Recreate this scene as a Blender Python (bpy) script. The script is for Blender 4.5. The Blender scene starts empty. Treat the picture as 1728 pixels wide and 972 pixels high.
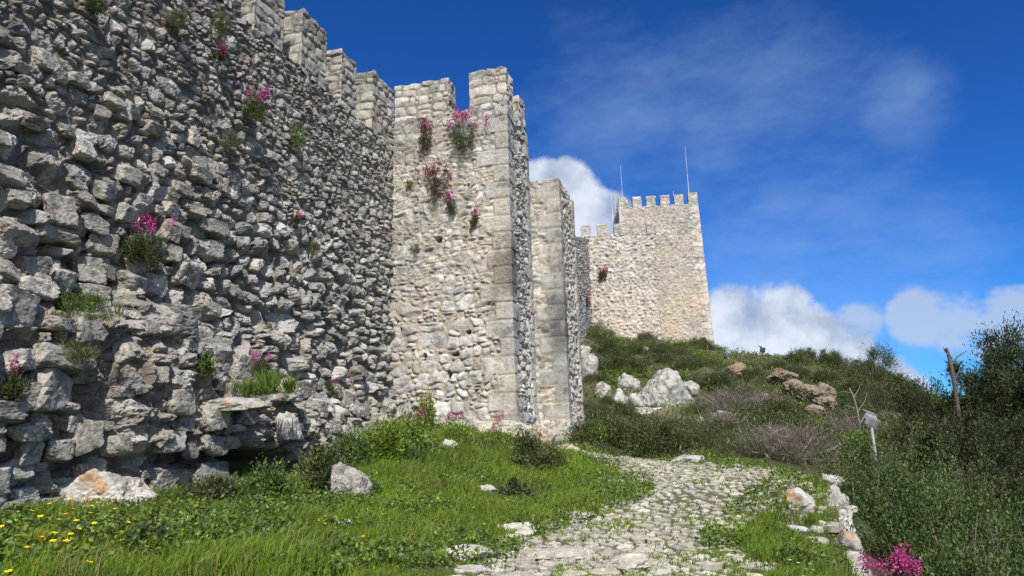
import bpy, math, numpy as np
from mathutils import Vector, Matrix
R = math.radians
SC = bpy.context.scene
COL = SC.collection

# ------------------------------------------------------------------ camera, sky, sun
FPX = 1250.0; PITCH = R(12); ROLL = R(-1.7); EYE = np.array([0, 0, 1.6])
def _Rx(a): c, s = math.cos(a), math.sin(a); return np.array([[1,0,0],[0,c,-s],[0,s,c]])
def _Rz(a): c, s = math.cos(a), math.sin(a); return np.array([[c,-s,0],[s,c,0],[0,0,1]])
CM = _Rx(math.pi/2 + PITCH) @ _Rz(ROLL)
cd = bpy.data.cameras.new('camera'); cam = bpy.data.objects.new('camera', cd); COL.objects.link(cam)
cd.sensor_width = 36; cd.lens = FPX/1728*36; cd.clip_end = 9000; cd.clip_start = .05
m4 = Matrix([list(CM[i]) + [EYE[i]] for i in range(3)] + [[0,0,0,1]]); cam.matrix_world = m4
SC.camera = cam

SUN_AZ = 9.0      # degrees to the right of straight behind the camera
SUN_EL = 45.0
sdir = np.array([math.sin(R(SUN_AZ))*math.cos(R(SUN_EL)), -math.cos(R(SUN_AZ))*math.cos(R(SUN_EL)), math.sin(R(SUN_EL))])
sl = bpy.data.lights.new('sun', 'SUN'); sl.energy = 4.8; sl.angle = R(.5); sl.color = (1, .95, .87)
so = bpy.data.objects.new('sun', sl); COL.objects.link(so)
so.rotation_euler = Vector(sdir).to_track_quat('Z', 'Y').to_euler(); so.location = (5, -10, 30)
SC.view_settings.view_transform = 'Standard'; SC.view_settings.look = 'None'
SC.view_settings.exposure = 0.3; SC.view_settings.gamma = 1

def ray(px, py): return CM @ np.array([(px-864)/FPX, (486-py)/FPX, -1.0])
def at(px, py, Y): d = ray(px, py); return EYE + d*(Y/d[1])
def proj(p):
    q = (np.atleast_2d(p) - EYE) @ CM
    return 864 + FPX*q[:,0]/-q[:,2], 486 - FPX*q[:,1]/-q[:,2]

W = bpy.data.worlds.new('World'); SC.world = W; W.use_nodes = True
nt = W.node_tree; N = nt.nodes; L = nt.links; N.clear()
def nd(t, **k):
    n = N.new(t)
    for a, b in k.items(): setattr(n, a, b)
    return n
def wmath(op, a, b=None, clamp=False):
    n = nd('ShaderNodeMath', operation=op, use_clamp=clamp)
    for i, v in enumerate((a, b)):
        if v is None: continue
        if isinstance(v, (int, float)): n.inputs[i].default_value = v
        else: L.new(v, n.inputs[i])
    return n.outputs[0]
sky = nd('ShaderNodeTexSky', sky_type='NISHITA', sun_disc=False)
sky.sun_elevation = R(SUN_EL); sky.sun_rotation = math.atan2(sdir[0], sdir[1])
sky.altitude = 300; sky.air_density = 1.0; sky.dust_density = .25; sky.ozone_density = 3.0
tint = nd('ShaderNodeMix', data_type='RGBA', blend_type='MULTIPLY'); tint.inputs[0].default_value = 1
gm = nd('ShaderNodeGamma'); gm.inputs[1].default_value = 1.3; L.new(sky.outputs[0], gm.inputs[0]); L.new(gm.outputs[0], tint.inputs[6]); tint.inputs[7].default_value = (.115, .355, .66, 1)
tc = nd('ShaderNodeTexCoord'); DIR = tc.outputs['Generated']
def noise(scale, detail, rough, stretch=None, off=0.0):
    v = DIR
    mp = nd('ShaderNodeMapping'); mp.inputs['Location'].default_value = (off, off*.7, off*.3)
    if stretch: mp.inputs['Scale'].default_value = stretch
    L.new(v, mp.inputs[0])
    n = nd('ShaderNodeTexNoise'); n.inputs['Scale'].default_value = scale; n.inputs['Detail'].default_value = detail
    n.inputs['Roughness'].default_value = rough; L.new(mp.outputs[0], n.inputs[0]); return n.outputs[0]
def blob(px, py, rad, amp=1.0):
    d = ray(px, py); d = d/np.linalg.norm(d); ar = rad/FPX*.95
    vm = nd('ShaderNodeVectorMath', operation='DOT_PRODUCT'); nv = nd('ShaderNodeVectorMath', operation='NORMALIZE')
    L.new(DIR, nv.inputs[0]); L.new(nv.outputs[0], vm.inputs[0]); vm.inputs[1].default_value = tuple(d)
    mr = nd('ShaderNodeMapRange'); L.new(vm.outputs['Value'], mr.inputs[0])
    mr.inputs[1].default_value = math.cos(ar); mr.inputs[2].default_value = 1.0
    mr.inputs[3].default_value = 0; mr.inputs[4].default_value = amp
    return mr.outputs[0]
def union(bl):
    r = bl[0]
    for b in bl[1:]: r = wmath('MAXIMUM', r, b)
    return r
def smooth(v, a, b):
    mr = nd('ShaderNodeMapRange', interpolation_type='SMOOTHSTEP'); L.new(v, mr.inputs[0])
    mr.inputs[1].default_value = a; mr.inputs[2].default_value = b; return mr.outputs[0]
puffy = union([blob(955, 355, 100), blob(1000, 400, 110), blob(905, 340, 90), blob(1235, 605, 115), blob(1310, 600, 112),
               blob(1410, 650, 105), blob(1490, 682, 95), blob(1300, 680, 220), blob(1330, 520, 55, .55), blob(1150, 640, 160),
               blob(1000, 620, 220), blob(600, 650, 200)])
n1 = noise(11, 10, .6)
mask1 = wmath('MULTIPLY', smooth(wmath('ADD', puffy, wmath('MULTIPLY', wmath('SUBTRACT', n1, .5), 1.5)), .17, .46), .94)
grey = union([blob(1555, 535, 60, .75), blob(1620, 545, 62, .7), blob(1720, 555, 75, .9), blob(1450, 540, 45, .5), blob(1800, 560, 90)])
n2 = noise(11, 9, .58, off=3.1, stretch=(1, 1, 1.7))
mask2 = wmath('MULTIPLY', smooth(wmath('ADD', grey, wmath('MULTIPLY', wmath('SUBTRACT', n2, .5), 2.6)), .12, .70), .70)
mask2 = wmath('MULTIPLY', mask2, smooth(grey, .0, .3)); mask1 = wmath('MULTIPLY', mask1, smooth(puffy, .0, .15))
wisp = union([blob(1310, 330, 110, .55), blob(1520, 180, 110, .55), blob(1545, 150, 50, .6), blob(1260, 230, 330, .5), blob(1050, 230, 260, .5),
              blob(1480, 500, 320, .55), blob(1300, 460, 300, .5)])
n3 = noise(5, 7, .66, stretch=(1.0, 1.0, 2.6), off=7.7)
mask3 = wmath('MULTIPLY', smooth(wmath('ADD', wisp, wmath('MULTIPLY', wmath('SUBTRACT', n3, .5), .95)), .15, .95), .40)
shade = smooth(noise(9, 7, .58, off=1.3), .34, .62)
cc = nd('ShaderNodeMix', data_type='RGBA'); L.new(shade, cc.inputs[0])
cc.inputs[6].default_value = (2.9, 3.6, 5.0, 1); cc.inputs[7].default_value = (6.8, 7.3, 8.1, 1)
def over(base, mask, colsock=None, col=None):
    m = nd('ShaderNodeMix', data_type='RGBA'); L.new(mask, m.inputs[0]); L.new(base, m.inputs[6])
    if colsock: L.new(colsock, m.inputs[7])
    else: m.inputs[7].default_value = col
    return m.outputs[2]
c = over(tint.outputs[2], mask3, col=(3.4, 5.0, 7.4, 1))
c = over(c, mask2, col=(4.4, 5.1, 6.3, 1))
c = over(c, mask1, colsock=cc.outputs[2])
# unseen broken cloud, added behind the camera to whiten the fill light
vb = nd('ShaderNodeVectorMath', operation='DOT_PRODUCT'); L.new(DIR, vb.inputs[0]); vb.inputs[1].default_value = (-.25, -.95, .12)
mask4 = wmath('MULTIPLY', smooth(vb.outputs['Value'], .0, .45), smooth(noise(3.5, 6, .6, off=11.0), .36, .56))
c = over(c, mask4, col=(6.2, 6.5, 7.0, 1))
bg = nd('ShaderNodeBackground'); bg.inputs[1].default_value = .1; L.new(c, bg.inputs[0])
L.new(bg.outputs[0], nd('ShaderNodeOutputWorld').inputs[0])

# ------------------------------------------------------------------ helpers
rng = np.random.default_rng(7)
def sst(x, a, b):
    t = np.clip((x-a)/(b-a), 0, 1); return t*t*(3-2*t)
def _hash(ix, iy, iz, seed):
    h = (ix.astype(np.int64)*374761393 + iy.astype(np.int64)*668265263 + iz.astype(np.int64)*2147483647 + seed*144665) & 0xffffffff
    h = ((h ^ (h >> 13))*1274126177) & 0xffffffff
    h = ((h ^ (h >> 15))*2246822519) & 0xffffffff
    return ((h ^ (h >> 16)) & 0xffff)/65535.0
def vnoise(x, y, z=None, seed=0):
    x = np.asarray(x, float); y = np.asarray(y, float)
    if z is None:
        ix = np.floor(x); iy = np.floor(y); fx = x-ix; fy = y-iy
        fx = fx*fx*(3-2*fx); fy = fy*fy*(3-2*fy); iz = np.zeros_like(ix)
        a = _hash(ix, iy, iz, seed); b = _hash(ix+1, iy, iz, seed); c_ = _hash(ix, iy+1, iz, seed); d = _hash(ix+1, iy+1, iz, seed)
        return (a*(1-fx)+b*fx)*(1-fy) + (c_*(1-fx)+d*fx)*fy
    z = np.asarray(z, float)
    ix = np.floor(x); iy = np.floor(y); iz = np.floor(z); fx = x-ix; fy = y-iy; fz = z-iz
    fx = fx*fx*(3-2*fx); fy = fy*fy*(3-2*fy); fz = fz*fz*(3-2*fz)
    r = 0
    for k in (0, 1):
        a = _hash(ix, iy, iz+k, seed); b = _hash(ix+1, iy, iz+k, seed); c_ = _hash(ix, iy+1, iz+k, seed); d = _hash(ix+1, iy+1, iz+k, seed)
        r = r + ((a*(1-fx)+b*fx)*(1-fy) + (c_*(1-fx)+d*fx)*fy)*(fz if k else 1-fz)
    return r
def fbm(x, y, z=None, o=4, seed=0, g=.5):
    r = 0; a = 1; t = 0
    for i in range(o):
        f = 2.03**i
        r = r + a*vnoise(x*f, y*f, None if z is None else z*f, seed+i*17); t += a; a *= g
    return r/t
def mesh_obj(name, V, F, mat, col=None, parent=None, smooth_=True, loc=None, mats=None, midx=None):
    """F: list of int arrays, each (k,n)"""
    me = bpy.data.meshes.new(name)
    if not isinstance(F, list): F = [F]
    F = [np.asarray(f, np.int32) for f in F if len(f)]
    V = np.asarray(V, np.float32)
    me.vertices.add(len(V)); me.vertices.foreach_set('co', V.ravel())
    loops = np.concatenate([f.ravel() for f in F]); tot = np.concatenate([np.full(len(f), f.shape[1], np.int32) for f in F])
    st = np.concatenate([[0], np.cumsum(tot)[:-1]]).astype(np.int32)
    me.loops.add(len(loops)); me.loops.foreach_set('vertex_index', loops)
    me.polygons.add(len(tot)); me.polygons.foreach_set('loop_start', st); me.polygons.foreach_set('loop_total', tot)
    me.polygons.foreach_set('use_smooth', np.full(len(tot), smooth_, bool))
    if midx is not None: me.polygons.foreach_set('material_index', np.asarray(midx, np.int32))
    if col is not None:
        ca = me.color_attributes.new('Col', 'FLOAT_COLOR', 'POINT')
        c4 = np.ones((len(V), 4), np.float32); c4[:, :3] = col; ca.data.foreach_set('color', c4.ravel())
    me.update(); me.validate()
    for m in (mats or [mat]): me.materials.append(m)
    o = bpy.data.objects.new(name, me); COL.objects.link(o)
    if parent: o.parent = parent
    if loc is not None: o.location = loc
    return o
def tag(o, label=None, cat=None, group=None, kind=None):
    if label: o['label'] = label
    if cat: o['category'] = cat
    if group: o['group'] = group
    if kind: o['kind'] = kind
    return o
def empty(name, loc=(0,0,0), label=None, cat=None, group=None, rz=0, sc=1):
    o = bpy.data.objects.new(name, None); COL.objects.link(o); o.location = tuple(loc); o.rotation_euler = (0, 0, rz)
    o.scale = (sc, sc, sc) if np.isscalar(sc) else tuple(sc); o.empty_display_size = .2
    return tag(o, label, cat, group)
def copy_tree(o, parent=None):
    c_ = o.copy(); COL.objects.link(c_)
    if parent: c_.parent = parent
    for ch in list(o.children): copy_tree(ch, c_)
    return c_

# ------------------------------------------------------------------ materials
def mat_new(name):
    m = bpy.data.materials.new(name); m.use_nodes = True; t = m.node_tree; t.nodes.clear(); return m, t
def stone_mat(name, fine=60.0, bump=.012, spots=True, dist=1.0):
    m, t = mat_new(name); n = t.nodes; l = t.links
    out = n.new('ShaderNodeOutputMaterial'); b = n.new('ShaderNodeBsdfPrincipled'); l.new(b.outputs[0], out.inputs[0])
    b.inputs['Roughness'].default_value = .92; b.inputs['Specular IOR Level'].default_value = .2
    a = n.new('ShaderNodeAttribute'); a.attribute_name = 'Col'
    g = n.new('ShaderNodeNewGeometry')
    n1 = n.new('ShaderNodeTexNoise'); n1.inputs['Scale'].default_value = fine; n1.inputs['Detail'].default_value = 8; n1.inputs['Roughness'].default_value = .72
    l.new(g.outputs['Position'], n1.inputs[0])
    r = n.new('ShaderNodeMapRange'); l.new(n1.outputs[0], r.inputs[0]); r.inputs[1].default_value = .3; r.inputs[2].default_value = .7
    r.inputs[3].default_value = .62; r.inputs[4].default_value = 1.34
    mx = n.new('ShaderNodeMix'); mx.data_type = 'RGBA'; mx.blend_type = 'MULTIPLY'; mx.inputs[0].default_value = 1
    l.new(a.outputs[0], mx.inputs[6]); l.new(r.outputs[0], mx.inputs[7])
    colr = mx.outputs[2]
    if spots:
        n2 = n.new('ShaderNodeTexNoise'); n2.inputs['Scale'].default_value = fine*.22; n2.inputs['Detail'].default_value = 9; n2.inputs['Roughness'].default_value = .75
        l.new(g.outputs['Position'], n2.inputs[0])
        r2 = n.new('ShaderNodeMapRange'); l.new(n2.outputs[0], r2.inputs[0]); r2.inputs[1].default_value = .52; r2.inputs[2].default_value = .66
        r2.inputs[4].default_value = .55
        m2 = n.new('ShaderNodeMix'); m2.data_type = 'RGBA'; l.new(r2.outputs[0], m2.inputs[0]); l.new(colr, m2.inputs[6])
        m2.inputs[7].default_value = (.10, .095, .088, 1)
        colr = m2.outputs[2]
    l.new(colr, b.inputs['Base Color'])
    bp = n.new('ShaderNodeBump'); bp.inputs['Strength'].default_value = .9; bp.inputs['Distance'].default_value = bump
    l.new(n1.outputs[0], bp.inputs['Height']); l.new(bp.outputs[0], b.inputs['Normal'])
    return m
def leaf_mat(name, trans=.3, rough=.55, spec=.3):
    m, t = mat_new(name); n = t.nodes; l = t.links
    out = n.new('ShaderNodeOutputMaterial'); b = n.new('ShaderNodeBsdfPrincipled')
    b.inputs['Roughness'].default_value = rough; b.inputs['Specular IOR Level'].default_value = spec
    a = n.new('ShaderNodeAttribute'); a.attribute_name = 'Col'; l.new(a.outputs[0], b.inputs['Base Color'])
    tr = n.new('ShaderNodeBsdfTranslucent'); hs = n.new('ShaderNodeMix'); hs.data_type = 'RGBA'; hs.blend_type = 'MULTIPLY'; hs.inputs[0].default_value = 1
    l.new(a.outputs[0], hs.inputs[6]); hs.inputs[7].default_value = (1.3, 1.35, .6, 1); l.new(hs.outputs[2], tr.inputs[0])
    mx = n.new('ShaderNodeMixShader'); mx.inputs[0].default_value = trans
    l.new(b.outputs[0], mx.inputs[1]); l.new(tr.outputs[0], mx.inputs[2]); l.new(mx.outputs[0], out.inputs[0]); return m
def plain_mat(name, col, rough=.5, metal=0.0, nscale=20.0, var=.25):
    m, t = mat_new(name); n = t.nodes; l = t.links
    out = n.new('ShaderNodeOutputMaterial'); b = n.new('ShaderNodeBsdfPrincipled'); l.new(b.outputs[0], out.inputs[0])
    b.inputs['Metallic'].default_value = metal
    tx = n.new('ShaderNodeTexNoise'); tx.inputs['Scale'].default_value = nscale; tx.inputs['Detail'].default_value = 6
    g = n.new('ShaderNodeTexCoord'); l.new(g.outputs['Object'], tx.inputs[0])
    r = n.new('ShaderNodeMapRange'); l.new(tx.outputs[0], r.inputs[0]); r.inputs[3].default_value = 1-var; r.inputs[4].default_value = 1+var
    mx = n.new('ShaderNodeMix'); mx.data_type = 'RGBA'; mx.blend_type = 'MULTIPLY'; mx.inputs[0].default_value = 1
    mx.inputs[6].default_value = (*col, 1); l.new(r.outputs[0], mx.inputs[7]); l.new(mx.outputs[2], b.inputs['Base Color'])
    b.inputs['Roughness'].default_value = rough; return m
M_STONE = stone_mat('wall_stone', 38, .03)
M_DRESS = stone_mat('dressed_stone', 45, .008)
M_FAR = stone_mat('keep_stone', 9, .03)
M_ROCK = stone_mat('limestone_rock', 30, .02)
M_COB = stone_mat('cobble_stone', 55, .008)
M_SOIL = stone_mat('soil', 24, .03, spots=False)
M_LEAF = leaf_mat('foliage')
M_GRASS = leaf_mat('grass_blades', .38, .5, .3)
M_PETAL = leaf_mat('petals', .12, .7, .1)
M_BARK = stone_mat('bark', 26, .02, spots=False)
M_STEEL = plain_mat('galvanised_steel', (.24, .255, .265), .6, .1, 9)
M_DARKMET = plain_mat('dark_housing', (.06, .062, .065), .5, .3, 14)
M_GLASS = plain_mat('lamp_glass', (.30, .33, .36), .12, .0, 5, .1)
M_GREYMET = plain_mat('grey_housing', (.30, .315, .33), .5, .2, 14)
M_WHIP = plain_mat('antenna_white', (.42, .43, .45), .4, .2)

# ------------------------------------------------------------------ terrain
HD = R(15); U = np.array([math.sin(HD), math.cos(HD), 0]); NN = np.array([math.cos(HD), -math.sin(HD), 0])
C1 = np.array([0.008, 16.0, 0]); J = C1 - 2.85*NN
def wallpt(t, off=0): return J + U*t + NN*off
CP = []
for px, py, d in [(864,972,6.3),(0,972,4.6),(432,972,5.4),(1300,972,6.8),(1460,972,6.6),(1400,812,10.5),(1350,862,9.2),(0,872,7.4),
                  (250,842,9.3),(500,782,12.6),(660,718,16.5),(868,738,15.8),(962,752,21.7),(1000,767,20),(1060,781,18),(1300,801,15),(1000,880,9.2),
                  (1100,830,12),(700,800,12),(800,765,14),(500,870,8.5),(600,830,10),(300,900,6.6),(1200,900,8.5),(150,920,5.9),
                  (1000,752,22.5),(1150,781,18.2),(1330,787,16.2),(1420,802,14),
                  (1000,575,64),(1060,580,68),(1125,578,73),(1202,583,75),(1050,622,48),(1120,680,35),(1120,742,24),(1250,762,19),(1250,702,27),
                  (1250,645,40),(1250,606,58),(1290,606,56),(1400,617,48),(1400,702,28),(1390,762,19.5),(1540,668,38),(1540,725,27),(1010,680,34),(1010,720,27.5),
                  (1640,720,32)]:
    CP.append(at(px, py, d))
CP += [np.array(p, float) for p in [(0,0,0),(-3,0,.15),(3,0,-.1),(0,-6,-.5),(6,-4,-1.2),(-6,-4,.2),(-6,4,.9),(-8,8,1.2),(-8,16,2),(-12,22,3),
      (4.6,6,-.9),(5.5,9,-1.1),(6.2,12,-.9),(7,15,-.4),(8,7,-2),(11,12,-2.2),(14,18,-1.6),(15,8,-3),(24,20,-4),(22,32,.2),(34,40,-1),(40,70,-2),(30,60,3.6),(24,70,7.2),
      (20,100,9),(0,110,12),(12,85,12),(4,78,12.2),(-4,70,11),(-6,50,8),(-6,35,5),(-30,60,8),(-40,20,3),(60,40,-9),(70,100,-8),(-60,-30,-3),(30,-30,-7),(0,200,2),(120,150,-20),(-120,150,-6),(120,-50,-20),(-120,-60,-10),(0,-90,-10)]]
CP = np.array(CP)
_c = 1.6
def _phi(a, b): return np.sqrt(((a[:, None, :2]-b[None, :, :2])**2).sum(-1) + _c*_c)
_A = _phi(CP, CP) + np.eye(len(CP))*(-.12)
_n = len(CP); _B = np.zeros((_n+1, _n+1)); _B[:_n, :_n] = _A; _B[:_n, _n] = 1; _B[_n, :_n] = 1
_w = np.linalg.solve(_B, np.concatenate([CP[:, 2], [0]]))
def gz(x, y):
    p = np.stack([np.ravel(x), np.ravel(y)], 1).astype(float); r = np.empty(len(p))
    for i in range(0, len(p), 20000): r[i:i+20000] = _phi(p[i:i+20000], CP) @ _w[:-1] + _w[-1]
    return r.reshape(np.shape(x))
def hit(px, py, d0=3.0, d1=95.0):
    d = ray(px, py); d = d/d[1]; Y = np.concatenate([np.arange(d0, 30, .04), np.arange(30, d1, .2)])
    P = EYE + d*Y[:, None]; g = gz(P[:, 0], P[:, 1]); k = np.nonzero(P[:, 2] <= g)[0]
    if len(k) == 0: k = [np.argmin(P[:, 2]-g)]
    q = P[k[0]].copy(); q[2] = gz(q[0:1], q[1:2])[0]; return q
def in_poly(x, y, poly):
    r = np.zeros(np.shape(x), bool); n = len(poly)
    for i in range(n):
        x0, y0 = poly[i]; x1, y1 = poly[(i+1) % n]
        if y0 == y1: continue
        r ^= ((y0 > y) != (y1 > y)) & (x < (x1-x0)*(y-y0)/(y1-y0) + x0)
    return r
def poly_dist(x, y, poly):
    d = np.full(np.shape(x), 1e9); n = len(poly)
    for i in range(n):
        a = np.array(poly[i]); b = np.array(poly[(i+1) % n]); ab = b-a
        t = np.clip(((x-a[0])*ab[0] + (y-a[1])*ab[1])/(ab@ab+1e-9), 0, 1)
        d = np.minimum(d, np.hypot(x-a[0]-t*ab[0], y-a[1]-t*ab[1]))
    return np.where(in_poly(x, y, poly), d, -d)
PATH = [tuple(hit(*p)[:2]) for p in [(990,766),(1045,790),(1085,815),(1078,842),(1000,872),(930,893),(870,915),(825,945),(780,1010),(720,1100),
                                    (1480,1100),(1270,1000),(1235,950),(1210,905),(1272,860),(1325,822),(1350,801),(1225,791),(1110,779),(1050,770)]]
LAWN = (-9.0, 7.2, 2.0, 24.0)
def grid(xs, ys): return np.meshgrid(xs, ys)
def quads(nx, ny):
    i = np.arange(nx-1); j = np.arange(ny-1); I, Jj = np.meshgrid(i, j)
    a = (Jj*nx + I).ravel(); return np.stack([a, a+1, a+nx+1, a+nx], 1)
def build_ground():
    xs = np.arange(LAWN[0], LAWN[1], .07); ys = np.arange(LAWN[2], LAWN[3], .07); X, Y = grid(xs, ys)
    Z = gz(X, Y) + (fbm(X*1.3, Y*1.3, seed=3)-.5)*.10 + (fbm(X*6, Y*6, seed=5)-.5)*.04
    pd = poly_dist(X, Y, PATH); Z -= sst(pd, -.3, .25)*.02
    k = fbm(X*2.2, Y*2.2, seed=9)[..., None]; k2 = fbm(X*9, Y*9, seed=19)[..., None]
    c_ = np.array([.045, .06, .018])*(1-k) + np.array([.085, .085, .04])*k
    pm = sst(pd, -.4, .2)[..., None]
    c_ = c_*(1-pm) + pm*(np.array([.085, .095, .045])*(1-k2) + np.array([.17, .15, .115])*k2)
    o = mesh_obj('ground', np.stack([X, Y, Z], -1).reshape(-1, 3), quads(len(xs), len(ys)), M_SOIL, c_.reshape(-1, 3)); tag(o, kind='structure')
    # the hill, and the land beyond it out to the horizon
    xs = np.concatenate([[-4000,-1500,-600,-250,-140,-90,-60,-40], np.arange(-30, -9, 1.0), np.arange(-9, 34, .4), np.arange(34, 60, 1.5), [64,75,95,140,250,600,1500,4000]])
    ys = np.concatenate([[-3000,-1000,-400,-150,-80,-40,-20,-10,-4], np.arange(-2, 17, 1.0), np.arange(17, 84, .4), np.arange(84, 120, 2.0), [130,160,220,400,900,2000,5000]])
    X, Y = grid(xs, ys); far = np.hypot(X, Y-30); Z = gz(np.clip(X, -150, 150), np.clip(Y, -110, 230))
    Z = Z*(1-sst(far, 120, 300)) - 25*sst(far, 120, 300)
    near = sst(Y, 24.5, 22.5)*sst(X, 7.6, 6.6)*sst(X, -9.8, -8.8)*sst(Y, 1.2, 2.6)
    amp = sst(Y, 17, 24)*(1-sst(far, 70, 120)); Z += amp*((fbm(X*.45, Y*.45, seed=2)-.5)*1.0 + (fbm(X*1.4, Y*1.4, seed=4)-.5)*.45)*sst(Y, 19, 26) - near*.45
    k = fbm(X*.5, Y*.5, seed=29)[..., None]; k2 = sst(fbm(X*.9, Y*.9, seed=39), .52, .68)[..., None]
    c_ = np.array([.05, .075, .022])*(1-k) + np.array([.09, .085, .045])*k; c_ = c_*(1-k2*.7) + k2*.7*np.array([.22, .18, .14])
    o = mesh_obj('hill', np.stack([X, Y, Z], -1).reshape(-1, 3), quads(len(xs), len(ys)), M_SOIL, c_.reshape(-1, 3)); tag(o, kind='structure')
build_ground()

# ------------------------------------------------------------------ masonry
def stone_cells(S, Z, hfun, asp, seed, quoins=(), quoin_w=(.34, .62), quoin_h=.40, splitp=.3, wob=.10, tilt=.2, hv=(.75, 1.3)):
    """S, Z: 1-D coordinates of the wall sheet. Returns per-sample stone id, edge distance (m), local dx, dz, and seed arrays."""
    r = np.random.default_rng(seed)
    sd = []   # s, z, halfw, halfh, quoin flag
    z = Z[0]-.1
    while z < Z[-1]+.1:
        h = hfun(z)*r.uniform(*hv); s = S[0] - r.uniform(0, .4)
        while s < S[-1]+.2:
            hl = h*r.uniform(.85, 1.15); w = hl*asp*math.exp(r.normal(0, .38))
            if r.random() < splitp and h > .1:
                f = r.uniform(.35, .65); sd.append((s+w/2, z+h*f/2, w/2, hl*f/2, 0)); sd.append((s+w/2+r.normal(0, .02), z+h*f+h*(1-f)/2, w/2, hl*(1-f)/2, 0))
            elif r.random() < .16:
                k = r.uniform(.25, .4)
                sd.append((s+w*(.5-k/2), z+h/2, w*(1-k)/2, hl/2, 0)); sd.append((s+w*(1-k/2), z+h*.7, w*k/2, hl*.28, 0)); sd.append((s+w*(1-k/2), z+h*.25, w*k/2, hl*.25, 0))
            else: sd.append((s+w/2, z+h/2 + r.normal(0, .08)*h, w/2, hl/2, 0))
            s += w
        z += h
    sd = np.array(sd)
    SS, ZZ = np.meshgrid(S, Z)
    WS = SS + (fbm(SS*2.6, ZZ*2.6, seed=seed+1, o=3)-.5)*wob*1.6; WZ = ZZ + (fbm(SS*1.5, ZZ*2.2, seed=seed+2, o=3)-.5)*wob*2.2
    ns = len(sd); F1 = np.full(SS.shape, 9.0); F2 = F1.copy(); ID = np.zeros(SS.shape, np.int32)
    th = r.normal(0, tilt, ns)
    for i in range(ns):
        s, z, a, b, q = sd[i]; rx = 2.3*a+.18; rz = 2.3*b+.18
        i0, i1 = np.searchsorted(S, [s-rx, s+rx]); j0, j1 = np.searchsorted(Z, [z-rz, z+rz])
        if i1 <= i0 or j1 <= j0: continue
        sl = (slice(j0, j1), slice(i0, i1)); dx = WS[sl]-s; dz = WZ[sl]-z; ct, st_ = math.cos(th[i]), math.sin(th[i])
        u = np.abs(dx*ct+dz*st_)/a; v = np.abs(-dx*st_+dz*ct)/b
        d = (u**2.6 + v**2.6)**(1/2.6)
        f1 = F1[sl]; f2 = F2[sl]; idd = ID[sl]
        new = d < f1
        f2[...] = np.where(new, f1, np.minimum(f2, d)); idd[new] = i; f1[new] = d[new]
    hw = np.minimum(sd[:, 2], sd[:, 3])
    E = (F2-F1)*hw[ID]*.62
    E = np.where(F1 > 2.2, 0, E)
    DX = WS - sd[ID, 0]; DZ = WZ - sd[ID, 1]
    Q = np.zeros(SS.shape, bool); QE = np.zeros(SS.shape)
    if len(quoins):
        qid0 = ns; extra = []
        rows = np.floor((ZZ - Z[0])/quoin_h + (vnoise(SS*0, ZZ*0, seed=seed)-.5)*.3).astype(int)
        fz = (ZZ - Z[0])/quoin_h - rows
        nr = rows.max()+1
        for qi, (sc, wl, wr) in enumerate(quoins):
            jt = r.uniform(.85, 1.2, nr+1)
            wL = np.where(rows % 2 == 0, wl[0], wl[1])*jt[rows]; wR = np.where(rows % 2 == 0, wr[1], wr[0])*jt[(rows*7) % nr]
            d = SS-sc; inside = (d > -wL) & (d < wR)
            e = np.minimum(np.minimum(d+wL, wR-d), np.minimum(fz, 1-fz)*quoin_h)
            ID = np.where(inside, qid0 + qi*(nr+1) + rows, ID); QE = np.where(inside, e, QE); Q |= inside
            DX = np.where(inside, d, DX); DZ = np.where(inside, (fz-.5)*quoin_h, DZ)
            extra += [(sc, Z[0]+(k+.5)*quoin_h, .4, quoin_h/2, 1) for k in range(nr+1)]
        sd = np.concatenate([sd, np.array(extra)]); E = np.where(Q, QE*.9, E)
    return SS, ZZ, ID, E, DX, DZ, sd, Q
PAL = np.array([[.42,.405,.385],[.36,.35,.335],[.47,.455,.43],[.29,.285,.275],[.40,.37,.33],[.52,.505,.48],[.33,.325,.315],[.44,.405,.355]])
PAL_WARM = np.array([[.55,.52,.46],[.60,.57,.52],[.54,.50,.43],[.48,.465,.435],[.63,.605,.56],[.56,.505,.41],[.44,.425,.40],[.61,.585,.54]])
PAL_GREY = np.array([[.50,.475,.43],[.54,.51,.46],[.46,.44,.405],[.53,.49,.43],[.47,.455,.425]])
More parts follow.
